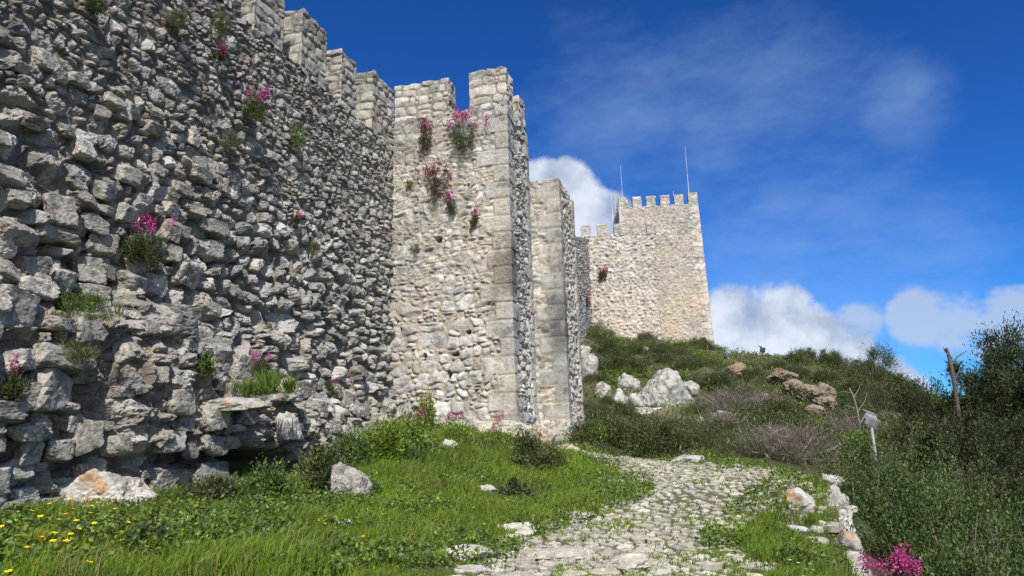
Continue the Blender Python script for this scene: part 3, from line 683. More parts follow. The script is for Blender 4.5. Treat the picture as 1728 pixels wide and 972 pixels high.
rock_px('slab', 1062, 962, 84, 24, 20, 'large domed white stone set in the near end of the path', SL, cat='rock slab', flat=.25, sub=6, base=(.48,.45,.395), dark=.2)
rock_px('slab', 950, 944, 120, 14, 21, 'long narrow pale kerb slab across the near path', SL, cat='rock slab', flat=.25, sub=6, base=(.48,.45,.395), dark=.2)
rock_px('slab', 800, 905, 22, 6, 22, 'tiny flat stone left of the tilted white slab', SL, cat='rock slab', flat=.3, base=(.50,.48,.43), dark=.25)
rock_px('slab', 790, 968, 60, 12, 23, 'flat pale stone at the bottom edge below the large flat slab', SL, cat='rock slab', flat=.3, base=(.50,.48,.43), dark=.25)
ES = 'pale stones of the low edge wall beside the path'
for i, (px, py, w, h, lab, li) in enumerate([(1407, 828, 40, 24, 'farthest white block at the top end of the low edge wall', 0), (1412, 846, 24, 20, 'small grey block just below the farthest edge block', 0),
        (1417, 866, 46, 26, 'wide lichen-flecked block in the middle of the edge wall', .2), (1428, 884, 26, 18, 'small square block below the wide lichen-flecked block', 0),
        (1433, 908, 30, 26, 'upright white block beside the dark bush', 0), (1436, 938, 48, 30, 'long white block with an orange lichen smear on the edge wall', .22),
        (1443, 962, 40, 24, 'white block second from the near end of the edge wall', 0), (1456, 990, 40, 26, 'nearest block of the edge wall at the bottom of the picture', .1)]):
    rock_px('edging_stone', px, py, w*.85, h*.9, 40+i, lab, ES, cat='edging stone', lichen=li, flat=.9, facets=10)
rock_px('boulder', 1353, 866, 42, 28, 50, 'squarish rock with bright orange lichen in the grass right of the path', NR, lichen=.55, flat=.9, facets=9)
rock_px('boulder', 1345, 902, 38, 14, 51, 'low white rock below the orange lichen rock', NR, flat=.4)
rock_px('boulder', 1390, 893, 16, 14, 52, 'tiny white rock between the low white rock and the edge wall', NR)
HR = 'white limestone outcrops on the scrubby hillside'
for i, (px, py, w, h, lab) in enumerate([(1125, 690, 82, 78, 'largest rounded white boulder on the hillside'), (1062, 660, 44, 30, 'broad pale outcrop directly left of the largest hillside boulder'),
        (1046, 690, 30, 32, 'blocky white rock below the broad outcrop'), (1074, 694, 24, 30, 'upright white rock just left of the largest boulder foot'), (1020, 672, 26, 28, 'small white rock nearer the second tower'),
        (1095, 704, 56, 18, 'long low rock ledge under the largest boulder'), (992, 640, 34, 50, 'tall white outcrop right beside the second tower'), (988, 600, 20, 22, 'upper white rock beside the second tower'),
        (1165, 664, 26, 26, 'grey slanted rock right of the largest boulder'), (1185, 720, 14, 16, 'small upright white stone on the lower slope'), (1162, 782, 44, 18, 'low pale rock group at the foot of the slope by the path'),
        (1200, 788, 16, 8, 'small flat rock at the path far edge'), (1248, 790, 22, 8, 'flat rock at the path far edge, the rightmost of them'), (1292, 678, 22, 14, 'pale rock in green grass on the right slope'),
        (1082, 596, 24, 12, 'pale rock high on the slope under the castle wall'), (1136, 700, 16, 10, 'little white rock tucked right of the ledge'), (1225, 706, 40, 14, 'half-buried rock amid the grey brush'),
        (1408, 776, 16, 12, 'lone small rock under the grey brush at right')]):
    rock_px('outcrop', px, py, w, h, 70+i, lab, HR, cat='rock', sub=6 if w > 50 else 5, dark=.5, freq=.8 if i == 0 else 1.3, facets=30 if i == 0 else 16)
for i, (px, py, w, h, b, lab) in enumerate([(1368, 688, 44, 26, (.25,.205,.15), 'largest crumbling brown rock of the bank on the right of the hill'), (1325, 656, 40, 22, (.23,.185,.14), 'upper left brown rock of the hill bank'),
        (1246, 646, 30, 20, (.27,.20,.14), 'brown earthy rock bank above the grey brush, nearest the keep'), (1402, 706, 36, 24, (.24,.195,.145), 'lower right brown rock of the bank above the flood lamp'), (1345, 672, 34, 20, (.26,.21,.16), 'middle brown rock between the upper left and the largest of the bank'),
        (1396, 682, 32, 20, (.22,.18,.135), 'brown rock right of the largest one, under the ridge bushes'), (1378, 708, 30, 16, (.27,.22,.16), 'small brown rock below the largest one of the bank')]):
    rock_px('rock_face', px, py, w, h, 95+i, lab, 'brown rock banks on the hill', cat='rock face', sub=6, dark=.6, freq=3.0, base=b, flat=1.6, facets=24)

def wall_rocks():
    r = np.random.default_rng(515); VV = []; FF = []; CC = []; o_ = 0; got = []
    pool = [rock_mesh(520+i, (1, 1, 1), 4, flat=2, facets=8, freq=1.0, dark=.5, block=True) for i in range(16)]
    while len(got) < 290:
        low_ = len(got) < 205
        if low_: s = r.uniform(-10.6, -.6); z = r.uniform(.85, zl_(s)+.25); d = .13+.27*r.random()**1.8; d *= np.interp(s, [-10, -5, -1], [1.1, 1.0, .6])
        else: s = r.uniform(-10.6, -6.2); z = r.uniform(zl_(s), 6.2); d = r.uniform(.15, .33)*np.interp(z, [3, 6.2], [1.1, .7])
        if any((s-a)**2+(z-b)**2 < (.40*(d+c_))**2 for a, b, c_ in got): continue
        if abs(s+6.05) < .55 and abs(z-1.45) < .3: continue
        got.append((s, z, d)); V, F, C = pool[r.integers(0, 16)]
        dims = np.array([d*r.uniform(.9, 1.5), d*r.uniform(.7, .95), d*r.uniform(.6, 1.0)])*1.42; a = r.choice([0, 1.571, 3.142, 4.712]) + r.normal(0, .12); b = r.normal(0, .22); rot = _Rz(-HD+math.pi/2*0) @ _Rx(0) @ np.array([[math.cos(b),0,math.sin(b)],[0,1,0],[-math.sin(b),0,math.cos(b)]]) @ _Rz(math.pi/2)
        Vr = (V @ _Rz(a).T * dims) @ rot.T
        off = float(near_bulge(np.array([s-T0]), np.array([z]))[0]); p = wallpt(s, off + d*r.uniform(-.30, -.08)); p[2] = z
        VV.append(Vr+p); FF.append(F+o_); o_ += len(V); t = r.uniform(.60, .96); CC.append(np.clip(C*t*np.array([1.04, 1.0, .95]), 0, 1))
    o = mesh_obj('boulder_footing', np.concatenate(VV), np.concatenate(FF), M_ROCK, np.concatenate(CC), smooth_=False); to_parent(o, wall)
wall_rocks()

# ------------------------------------------------------------------ the low edge wall on the right
e0 = hit(1405, 820); e1 = hit(1462, 985); ed = (e0-e1)/np.linalg.norm((e0-e1)[:2])
ew0 = e1 - ed*3.5; ew1 = e0 + ed*1.2
rw = masonry('edge_wall', [ew0, ew1], 0, 1.5, .035, lambda z: .22, 1.5, 151, depth=.06, rough=.9, gap=.02, capd=.22)
me = rw.data; n_ = len(me.vertices); co = np.empty(n_*3, np.float32); me.vertices.foreach_get('co', co); co = co.reshape(-1, 3)
co[:, 2] += gz(co[:, 0]-.25, co[:, 1]) - 1.62; me.vertices.foreach_set('co', co.ravel()); me.update()
tag(rw, 'low rough stone edge wall dropping to the bushes right of the path', 'low wall')

# ------------------------------------------------------------------ cobbles
def build_path():
    r = np.random.default_rng(31); V = []; Fq = []; Ft = []; C = []; o_ = 0
    pa = np.array(PATH); x0, y0 = pa.min(0); x1, y1 = pa.max(0)
    pts = []; occ = {}
    cand = np.stack([r.uniform(x0, x1, 90000), r.uniform(max(y0, 4.2), y1, 90000)], 1)
    pd = poly_dist(cand[:, 0], cand[:, 1], PATH)
    prob = sst(pd, -.8, .6)*.9
    patch = fbm(cand[:, 0]*.9, cand[:, 1]*.9, seed=33); prob *= np.where(pd < .9, .35+1.1*sst(patch, .36, .56), 1.0)
    keep_ = r.random(len(cand)) < prob; cand = cand[keep_]; pd = pd[keep_]
    for i, p in enumerate(cand):
        R_ = r.choice([.036, .05, .068, .09, .14], p=[.3, .28, .22, .13, .07]); key = (int(p[0]//.3), int(p[1]//.3)); ok = True
        for a in (-1, 0, 1):
            for b in (-1, 0, 1):
                for (q, rq) in occ.get((key[0]+a, key[1]+b), ()):
                    if (q[0]-p[0])**2+(q[1]-p[1])**2 < ((R_+rq)*1.02)**2: ok = False; break
                if not ok: break
            if not ok: break
        if ok: occ.setdefault(key, []).append((p, R_)); pts.append((p[0], p[1], R_))
    pts = np.array(pts); Z = gz(pts[:, 0], pts[:, 1])
    nseg = 16; rings = [(1.0, -.05), (1.0, .0), (.95, .007), (.82, .011), (.38, .013)]
    w = np.linspace(0, 2*math.pi, nseg, endpoint=False); cw_, sw_ = np.cos(w), np.sin(w)
    cp = np.array([[.39,.365,.31],[.43,.405,.355],[.35,.325,.28],[.48,.455,.40],[.32,.30,.265],[.41,.37,.30]])
    cell = {}
    for i, q in enumerate(pts): cell.setdefault((int(q[0]//.3), int(q[1]//.3)), []).append(i)
    for i, ((x, y, R_), z) in enumerate(zip(pts, Z)):
        nb = [j for a in (-1, 0, 1) for b in (-1, 0, 1) for j in cell.get((int(x//.3)+a, int(y//.3)+b), ()) if j != i]
        rad = R_*1.5*(1+r.normal(0, .08, nseg))
        if nb:
            dq = pts[nb]; dx = dq[:, 0]-x; dy = dq[:, 1]-y; dd = np.hypot(dx, dy); hd = dd*R_/(R_+dq[:, 2]) - r.uniform(.004, .014)
            cs = (dx[:, None]*cw_ + dy[:, None]*sw_)/dd[:, None]; rad = np.minimum(rad, np.min(np.where(cs > .1, hd[:, None]/np.maximum(cs, .1), 9), axis=0))
        rad = np.maximum(rad, .015)*(1+r.normal(0, .035, nseg)); lift = r.normal(.0, .007); tx, ty = r.normal(0, .05, 2); col = cp[r.integers(0, 6)]*r.uniform(.8, 1.15); base = rad/R_; asp_ = 1.0; a0 = 0.0
        for (q, hz) in rings:
            ex = np.cos(w)*base*R_*q*asp_; ey = np.sin(w)*base*R_*q/asp_; X = ex*math.cos(a0)-ey*math.sin(a0); Y = ex*math.sin(a0)+ey*math.cos(a0)
            hh = hz*(.7+R_*4) + lift + tx*X+ty*Y + r.normal(0, .0035, nseg)
            V.append(np.stack([x+X, y+Y, z+hh], 1)); C.append(col*(1+r.normal(0, .07, (nseg, 1)))*(1 if q < 1 else .8))
        V.append([[x, y, z+.03*(.7+R_*4)+lift]]); C.append([col])
        for j in range(len(rings)-1):
            b = o_+j*nseg; ii = np.arange(nseg); Fq.append(np.stack([b+ii, b+(ii+1) % nseg, b+nseg+(ii+1) % nseg, b+nseg+ii], 1))
        b = o_+(len(rings)-1)*nseg; ii = np.arange(nseg); Ft.append(np.stack([b+ii, b+(ii+1) % nseg, np.full(nseg, o_+len(rings)*nseg)], 1))
        o_ += len(rings)*nseg+1
    V = np.concatenate(V); C = np.concatenate(C)
    o = mesh_obj('path', V, [np.concatenate(Fq), np.concatenate(Ft)], M_COB, C, smooth_=False); tag(o, kind='structure')
build_path()

# ------------------------------------------------------------------ leaves, shrubs, trees
def norm(v): return v/(np.linalg.norm(v, axis=-1, keepdims=True)+1e-9)
def leaf_quads(P, D, size, asp, r, fold=.25):
    n = len(P); D = norm(D); A = norm(np.cross(D, r.normal(size=(n, 3)))); Nn = np.cross(A, D); s = np.broadcast_to(size, (n,))[:, None]
    V = np.stack([P, P + D*s*.5 + A*s*asp*.5 - Nn*s*fold*.2, P + D*s, P + D*s*.5 - A*s*asp*.5 - Nn*s*fold*.2], 1).reshape(-1, 3)
    return V, np.arange(4*n).reshape(n, 4)
def pick(pal, n, r, var=.25):
    pal = np.array(pal); c = pal[r.integers(0, len(pal), n)]*np.exp(r.normal(0, var, (n, 1))); return np.repeat(c, 4, 0)
def cloud(r, n, dims, clumps, spread, shell=.55, half=True, lump=.35):
    """clump centres in an uneven (half) ellipsoid, leaf points around them"""
    d = norm(r.normal(size=(clumps, 3)))
    if half: d[:, 2] = np.abs(d[:, 2])*1.0
    o_ = r.uniform(0, 50, 3); q = d*1.7+o_; rad = (1-lump)+2*lump*fbm(q[:,0], q[:,1], q[:,2], o=3)
    rr = (shell + (1-shell)*r.random(clumps)**.6)*rad
    cen = d*rr[:, None]
    w = r.uniform(.5, 1.6, clumps); w /= w.sum(); ci = r.choice(clumps, n, p=w)
    off = r.normal(size=(n, 3))*spread*np.exp(r.normal(0, .3, clumps))[ci][:, None]
    P = (cen[ci] + off)*np.array(dims); D = norm(off*.8 + cen[ci]*.6 + r.normal(size=(n, 3))*.5 + np.array([0, 0, .35]))
    if half: P[:, 2] = np.abs(P[:, 2])
    return P, D, cen*np.array(dims), ci
def stems_mesh(r, cen, k, rad, col, base=(0, 0, 0), wig=.08):
    parts = []
    for c_ in cen[r.choice(len(cen), min(k, len(cen)), replace=False)]:
        t = np.linspace(0, 1, 5)[:, None]; b = np.array(base) + np.append(r.normal(0, .04, 2), -.05); p = b*(1-t) + c_*t; p[:, 2] += np.sin(t[:, 0]*3.14)*.08*np.linalg.norm(c_); p[1:-1] += r.normal(0, wig, (3, 3))*np.linalg.norm(c_)*.4
        parts.append(tube(p, np.linspace(rad, rad*.3, 5), 5))
    V, F = join(parts); return V, F, np.tile(np.array(col), (len(V), 1))*(.8+.4*r.random((len(V), 1)))
G_DARK = [[.062,.088,.030],[.078,.106,.037],[.050,.073,.025],[.095,.118,.046]]
G_OLIVE = [[.098,.115,.050],[.118,.128,.062],[.08,.098,.044],[.135,.135,.07]]
G_BRIGHT = [[.14,.22,.03],[.17,.25,.035],[.115,.19,.035],[.21,.26,.05]]
G_MID = [[.085,.14,.032],[.10,.155,.038],[.07,.118,.03],[.12,.165,.046]]
B_DEAD = [[.15,.13,.11],[.18,.155,.13],[.12,.105,.09],[.21,.185,.155]]
def shrub_data(seed, n, dims, leaf, asp, pal, clumps=60, spread=.13, half=True, shell=.5, var=.28, lump=.35):
    r = np.random.default_rng(seed); P, D, cen, ci = cloud(r, n, dims, clumps, spread, shell, half, lump)
    V, F = leaf_quads(P, D, leaf*np.exp(r.normal(0, .25, n)), asp, r); cl = np.exp(r.normal(0, .16, clumps))[ci]
    return V, F, pick(pal, n, r, var)*np.repeat(cl, 4)[:, None], cen, r
def twig_data(seed, n, dims, pal, wid=.012, up=.7):
    """a mass of thin bare twigs"""
    r = np.random.default_rng(seed); P, D, cen, ci = cloud(r, n, dims, 40, .22, .3, True, .3); D = norm(D*.8 + r.normal(size=(n, 3))*.5 + np.array([0, 0, up])); 
    V, F = leaf_quads(P, D, .28*max(dims)*np.exp(r.normal(0, .4, n)), wid, r, 0); return V, F, pick(pal, n, r, .3), cen, r
def two_mesh(name, leafd, stemd, leafmat=M_LEAF):
    V = np.concatenate([leafd[0], stemd[0]]); n = len(leafd[0]); F = [leafd[1]]; mi = [0]*len(leafd[1])
    for f in stemd[1]: F.append(np.asarray(f)+n); mi += [1]*len(f)
    return mesh_obj(name, V, F, None, np.concatenate([leafd[2], stemd[2]]), mats=[leafmat, M_BARK], midx=mi, smooth_=False)

# shrub prototypes for the hillside: one mesh each (too far away to show parts)
BARKC = (.16, .13, .10)
protos = {}
def proto(kind, i, o): protos.setdefault(kind, []).append(o)
for i in range(3):
    d = shrub_data(500+i, 9000, (1, 1, 1.0), .075, .42, G_DARK+G_OLIVE[:2], 70, .13); st_ = stems_mesh(d[4], d[3], 14, .022, BARKC); proto('dark', i, two_mesh('shrub', d, st_))
    d = shrub_data(520+i, 8000, (1, 1, .85), .07, .26, G_OLIVE+G_DARK[:1], 60, .15); st_ = stems_mesh(d[4], d[3], 16, .02, BARKC); proto('olive', i, two_mesh('shrub', d, st_))
    d = shrub_data(540+i, 5000, (1, 1, .8), .10, .55, G_BRIGHT+G_MID, 40, .14); st_ = stems_mesh(d[4], d[3], 10, .016, (.10,.12,.05)); proto('bright', i, two_mesh('shrub', d, st_))
    d = twig_data(560+i, 8000, (1, 1, .75), B_DEAD, .026, .15); st_ = stems_mesh(d[4], d[3], 26, .022, (.24,.21,.18)); proto('dead', i, two_mesh('dead_shrub', d, st_, M_BARK))
used = set()
NAMES = {'dark': 'dark green bush', 'olive': 'olive grey-green scrub bush', 'bright': 'bright yellow-green bush', 'dead': 'leafless grey-brown brush'}
def zone(px, py):
    if px < 1040 and py > 690: return 'at the foot of the second tower'
    if px < 1040: return 'on the upper slope right beside the second tower'
    if py < 600 and px < 1215: return 'right under the castle walls'
    if px < 1100: return 'around the white rocks left of the largest hillside boulder'
    if py > 735: return 'along the far edge of the path' if px < 1330 else 'behind the edge wall at the far right bend'
    if px < 1190: return 'close around the largest hillside boulder'
    if py < 640 and px < 1330: return 'on the skyline ridge right of the keep'
    if px < 1310: return 'in the middle of the open slope'
    if py < 650: return 'on the ridge above the brown rock face'
    return 'around the brown rock face on the right slope'
def place(kind, p, s, sz=1.0, label=None, seed=0):
    r = np.random.default_rng(seed+1000); src = protos[kind][r.integers(0, 3)]
    if id(src) in used: o = src.copy(); COL.objects.link(o)
    else: o = src; used.add(id(src))
    o.location = (p[0], p[1], p[2]-.06*s); o.rotation_euler = (0, 0, r.uniform(0, 6.28)); o.scale = (s, s*r.uniform(.85, 1.15), s*sz)
    px, py = proj(p); z_ = zone(px[0], py[0]); size = 'low' if s*sz < .62 else ('tall' if s*sz > 1.0 else 'mid-sized')
    tag(o, label or f'{size} {NAMES[kind]} {z_}', 'bush', f'{NAMES[kind]}es {z_}'.replace('brushes', 'brush')); return o
hs = [  # px, py (foot), width px, height ratio, kind
 (1012,560,46,1.2,'olive'),(1060,572,44,1.0,'dark'),(1090,578,30,.9,'dark'),(1030,600,40,.9,'dark'),(1005,620,34,1.1,'olive'),(1050,632,70,.7,'dark'),(1090,620,40,.8,'olive'),(1120,600,36,.8,'dark'),
 (1150,592,40,.6,'bright'),(1180,590,36,.8,'dark'),(1211,598,26,.9,'olive'),(1160,625,46,.7,'dark'),(1195,622,46,.7,'olive'),(1243,620,36,.4,'bright'),(1262,622,36,.45,'olive'),(1312,624,40,.6,'dark'),
 (1345,618,40,1.0,'dark'),(1362,612,30,1.1,'dark'),(1400,622,36,1.2,'dark'),(1430,628,36,1.0,'olive'),(1460,640,46,1.0,'dark'),(1330,636,50,.7,'olive'),(1270,645,44,.7,'dark'),(1215,655,50,.7,'dark'),(1180,650,36,.8,'olive'),
 (1050,712,54,.8,'dark'),(1015,716,50,.9,'dark'),(1030,760,80,1.0,'dark'),(1012,762,40,1.7,'bright'),(1075,765,90,.9,'dark'),(1120,768,90,.95,'dark'),(1165,765,80,.9,'olive'),(1100,735,70,.7,'olive'),(1150,735,60,.7,'dark'),
 (1210,760,80,.8,'olive'),(1250,770,70,.8,'olive'),(1300,772,84,.65,'dead'),(1355,775,90,.8,'dead'),(1400,770,70,.8,'olive'),(1220,728,60,.5,'dead'),(1270,722,70,.7,'dark'),(1260,695,60,.6,'dead'),(1180,700,50,.6,'olive'),
 (1200,690,50,.6,'dark'),(1240,680,60,.6,'olive'),(1310,705,60,.7,'dark'),(1340,730,70,.7,'olive'),(1370,745,60,.7,'dark'),(1320,690,56,.4,'bright'),(1375,715,50,.4,'bright'),(1350,700,50,.4,'bright'),(1395,735,40,.5,'bright'),
 (1420,745,60,.9,'dead'),(1440,730,50,1.1,'olive'),(1435,700,46,1.1,'dark'),(1450,680,50,1.3,'dark'),(1415,665,40,.9,'olive'),(1345,640,40,.7,'dark'),(1330,700,44,.7,'olive'),(1362,712,40,.6,'dark'),(1410,722,40,.8,'olive'),(1352,660,34,.6,'olive'),(1390,650,44,.8,'dark'),(1300,650,50,.6,'olive'),(1285,660,40,.4,'bright'),
 (1000,700,40,1.0,'olive'),(1025,690,36,.8,'dark'),(1010,650,40,.7,'dark'),(1035,655,34,.6,'bright'),(1080,645,44,.5,'bright'),(1140,642,40,.5,'bright'),(1290,745,60,.7,'dead'),(1330,755,60,.8,'dead'),(1180,740,50,.8,'olive'),
 (1210,640,36,.5,'bright'),(1255,632,40,.5,'bright'),(1480,700,60,1.2,'olive'),(1490,660,50,1.0,'dark'),(1520,690,60,1.3,'dark')]
for i, (px, py, w, sz, kind) in enumerate(hs):
    p = hit(px, py); s = w*p[1]/FPX*.60; place(kind, p, s, sz*1.15, seed=i)
rr = np.random.default_rng(88); k = 0
while k < 95:
    x = rr.uniform(1, 20); y = rr.uniform(19, 72); p = np.array([x, y, 0.]); p[2] = gz(np.array([x]), np.array([y]))[0]; px, py = proj(p); px = px[0]; py = py[0]
    if not (992 < px < 1520): continue
    if px < 1200 and y > 66: continue
    if y < 22 and px < 1340 and py > 772: continue
    if in_poly(np.array([x]), np.array([y]), PATH)[0]: continue
    if py < 628 and min(abs(px-1287), abs(px-1229), abs(px-1381)) < 26: continue
    if abs(px-1125) < 60 and 630 < py < 720: continue
    if abs(px-1370) < 60 and 655 < py < 720: continue
    if (px > 1190 and py > 680 and rr.random() < .3): kind = 'dead'
    else: kind = rr.choice(['dark', 'olive', 'bright'], p=[.45, .38, .17])
    place(kind, p, rr.uniform(.4, 1.0)*(.6 if px > 1205 and py < 640 else 1), rr.uniform(.6, 1.1), seed=300+k); k += 1
def undergrowth():
    r = np.random.default_rng(91); n = 120000; x = r.uniform(0, 24, n); y = r.uniform(17, 76, n)**1.0; keep_ = r.random(n) < np.clip(28/np.maximum(y, 1), .25, 1)
    x = x[keep_]; y = y[keep_]; pd = poly_dist(x, y, PATH); ed_x = e0[0] + (y-e0[1])*ed[0]/ed[1]
    ok = (pd < -.2) & ~((y < 20) & (x < ed_x) & (y < 16.3)) ; x = x[ok]; y = y[ok]
    px, py = proj(np.stack([x, y, gz(x, y)], 1)); ok = (px > 970) & (px < 1640); x = x[ok]; y = y[ok]; n = len(x); z = gz(x, y)
    h = r.uniform(.05, .45, n)*np.clip(fbm(x*.7, y*.7, seed=92)*1.8, .4, 1.6); P = np.stack([x, y, z + h*r.random(n)], 1)
    D = norm(r.normal(size=(n, 3))*.8 + np.array([0, 0, .9])); g = sst(fbm(x*.35, y*.35, seed=93), .36, .54)
    pal = np.where(r.random((n, 1)) < g[:, None]*.75, np.array(G_BRIGHT)[r.integers(0, 4, n)]*.85, np.array(G_OLIVE)[r.integers(0, 4, n)])
    dead = (r.random(n) < .22)[:, None]; pal = np.where(dead, np.array(B_DEAD)[r.integers(0, 4, n)], pal)
    V, F = leaf_quads(P, D, r.uniform(.08, .20, n)*(.6+y/70), np.where(dead, .12, .32), r); C = np.repeat(pal*np.exp(r.normal(0, .2, (n, 1))), 4, 0)
    tag(mesh_obj('undergrowth', V, F, M_LEAF, C, smooth_=False), 'low grass and herbs covering the hillside between bushes', 'undergrowth', kind='stuff')
undergrowth()

# trees and the big bushes on the right
def plant(name, p, V, F, C, stem, label, cat, group=None, parts=('crown', 'trunk'), rz=0):
    root = empty(name, p, label, cat, group, rz=rz)
    mesh_obj(parts[0], V, F, M_LEAF, C, parent=root, smooth_=False)
    if stem is not None: mesh_obj(parts[1], stem[0], stem[1], M_BARK, stem[2], parent=root)
    return root
def tree(px, ptop, d, w, hgt, pal, seed, label, name='evergreen_tree', n=34000, leaf=.10, asp=.3, clumps=130, spread=.075, group='dark trees beyond the path'):
    top = at(px, ptop, d); zb = gz(top[0:1], top[1:2])[0]; H_ = max(top[2]-zb, hgt); zb = top[2]-H_
    r = np.random.default_rng(seed); rz_ = H_*.40; cz = H_ - rz_*1.02
    P, D, cen, ci = cloud(r, n, (w, w, rz_), clumps, spread, .3, False, .36); off = np.array([0, 0, cz]); V, F = leaf_quads(P+off, D, leaf*np.exp(r.normal(0, .25, n)), asp, r)
    C = pick(pal, n, r, .25)*np.repeat(np.exp(r.normal(0, .2, clumps))[ci], 4)[:, None]
    tr = [tube([(0,0,-.4),(.05,.02,H_*.25),(-.04,.05,H_*.5),(.03,0,H_*.8)], [.03*H_,.024*H_,.018*H_,.006*H_], 8)]
    for c_ in (cen+off)[r.choice(clumps, 22, replace=False)]:
        b = np.array([0, 0, H_*r.uniform(.2, .6)]); t = np.linspace(0, 1, 4)[:, None]; q = b*(1-t)+c_*t; q[1:-1] += r.normal(0, .08, (2, 3)); tr.append(tube(q, np.linspace(.009*H_, .003*H_, 4), 5))
    Vt, Ft = join(tr); Ct = np.tile(np.array([.15,.125,.10]), (len(Vt), 1))
    return plant(name, (top[0], top[1], zb), V, F, C, (Vt, Ft, Ct), label, 'tree', group)
G_PINE = [[.036,.054,.020],[.046,.066,.025],[.028,.044,.017],[.055,.072,.030]]
tree(1692, 566, 23, 1.9, 5.6, G_PINE, 701, 'tallest dark evergreen tree at the right edge, with a feathery top', n=70000, leaf=.10)
tree(1652, 634, 27, .9, 5.0, G_PINE, 702, 'dark evergreen beside the dead trunk, right of it', n=26000)
tree(1560, 648, 29, 1.8, 5.0, G_PINE, 703, 'rounded dark evergreen directly left of the dead trunk', n=26000)
tree(1518, 634, 33, 1.5, 4.5, G_OLIVE+G_PINE[:2], 704, 'grey-green loose tree between the ridge pine and the dead trunk', n=20000)
tree(1742, 600, 19, 1.7, 5.0, G_PINE, 705, 'dark tree cut off by the right picture edge', n=30000)
tree(1662, 690, 18, 1.5, 4.0, G_PINE, 706, 'low dark tree in front of the tallest evergreen', n=30000)
tree(1585, 715, 22, 1.5, 4.0, G_PINE+G_OLIVE, 707, 'low dark spreading tree below the dead trunk', n=26000)
tree(1530, 715, 20, 1.2, 3.2, G_OLIVE+G_PINE, 708, 'low olive-green tree just right of the flood lamp', n=20000)
tree(1730, 760, 14, 1.5, 3.6, G_PINE, 709, 'shaded dark tree low at the right picture edge', n=30000, leaf=.07)
tree(1610, 668, 24, 1.4, 4.6, G_PINE, 713, 'dark dense evergreen crown hiding the foot of the dead trunk', n=26000)
tree(1700, 700, 16, 1.5, 4.2, G_PINE, 714, 'dark evergreen low in front of the right edge trees', n=30000, leaf=.075)
tree(1500, 655, 30, 1.3, 4.2, G_PINE+G_OLIVE[:2], 715, 'dark olive tree rising behind the flood lamp', n=22000)
tree(1478, 588, 36, 1.25, 3.6, G_DARK, 710, 'open-crowned pine on the ridge with layered branches', 'pine_tree', n=9000, leaf=.16, asp=.12, clumps=26, spread=.14, group='trees on the ridge')
tree(1400, 600, 48, .8, 2.2, G_DARK, 711, 'small dark tree on the skyline left of the ridge pine', n=8000, leaf=.12, clumps=30, group='trees on the ridge')
tree(1352, 594, 52, .8, 1.8, G_DARK, 712, 'smallest dark tree on the skyline, nearest the flood lamps', n=7000, leaf=.12, clumps=30, group='trees on the ridge')
G_PINE = [[.036,.054,.020],[.046,.066,.025],[.028,.044,.017],[.055,.072,.030]]
def bush(px, ptop, d, w, h, pal, seed, label, n=30000, leaf=.042, asp=.5, group='big leafy bushes right of the edge wall', clumps=120):
    top = at(px, ptop, d); dims = (w, w, h); V, F, C, cen, r = shrub_data(seed, n, dims, leaf, asp, pal, clumps, .095, shell=.45)
    st_ = stems_mesh(r, cen, 24, .022, BARKC)
    SV = []; SC_ = []; tb = [(st_[0],)+tuple(st_[1])]
    for c_ in cen[r.choice(len(cen), 46)]:
        u_ = norm(c_/np.array(dims) + np.array([0, 0, .55]) + r.normal(0, .3, 3)); ln = r.uniform(.25, .62); b0 = c_*1.0; tip = b0 + u_*ln + np.array([0, 0, .05]); m = 22
        t = r.uniform(.25, 1, m)[:, None]; q = b0*(1-t)+tip*t; v_, _f = leaf_quads(q, norm(u_*.7 + r.normal(size=(m, 3))*.7), leaf*1.05, asp, r); SV.append(v_); SC_.append(pick(pal, m, r, .2)*r.uniform(1.0, 1.5)); tb.append(tube([b0, (b0+tip)/2+r.normal(0, .02, 3), tip], [.006, .005, .003], 4))
    V = np.concatenate([V]+SV); C = np.concatenate([C]+SC_); F = np.arange(len(V)).reshape(-1, 4); Vs, Fs = join(tb); st_ = (Vs, Fs, np.tile(np.array(BARKC), (len(Vs), 1)))
    return plant('leafy_bush', (top[0], top[1], top[2]-h*1.02), V, F, C, st_, label, 'bush', group, ('foliage', 'stem'))
G_BUSH = [[.068,.11,.030],[.082,.125,.036],[.056,.09,.028],[.105,.15,.046],[.046,.076,.025]]
bush(1452, 752, 14.0, 1.05, 1.9, G_OLIVE+G_BUSH[:2], 801, 'leafy bush at the foot of the flood lamp pole', n=36000)
bush(1540, 772, 13.0, 1.25, 2.2, G_BUSH+G_OLIVE[:2], 802, 'broad leafy bush right of the flood lamp pole', n=40000)
bush(1478, 800, 11.2, .85, 1.9, G_BUSH+G_DARK, 803, 'leafy bush crowding the middle of the edge wall', n=34000)
bush(1585, 815, 10.6, 1.15, 2.2, G_MID+G_BUSH, 804, 'tall leafy bush in the middle of the lower right corner', n=44000)
bush(1520, 872, 8.8, .8, 1.8, G_BUSH, 805, 'nearest leafy bush beside the near end of the edge wall', n=44000, leaf=.036)
bush(1668, 868, 9.4, 1.0, 2.0, G_BUSH[:2]+G_DARK, 806, 'leafy bush low down toward the right picture edge', n=40000, leaf=.038)
bush(1620, 925, 7.6, .75, 1.6, G_BUSH, 807, 'leafy bush at the bottom edge behind the pink flowers', n=36000, leaf=.034)
bush(1728, 935, 7.8, .8, 1.6, G_BUSH[:3], 808, 'leafy bush in the bottom right corner', n=34000, leaf=.034)
bush(1650, 800, 14.0, 1.3, 2.4, G_DARK, 809, 'darker bush between the leafy bushes and the dark trees', n=34000)
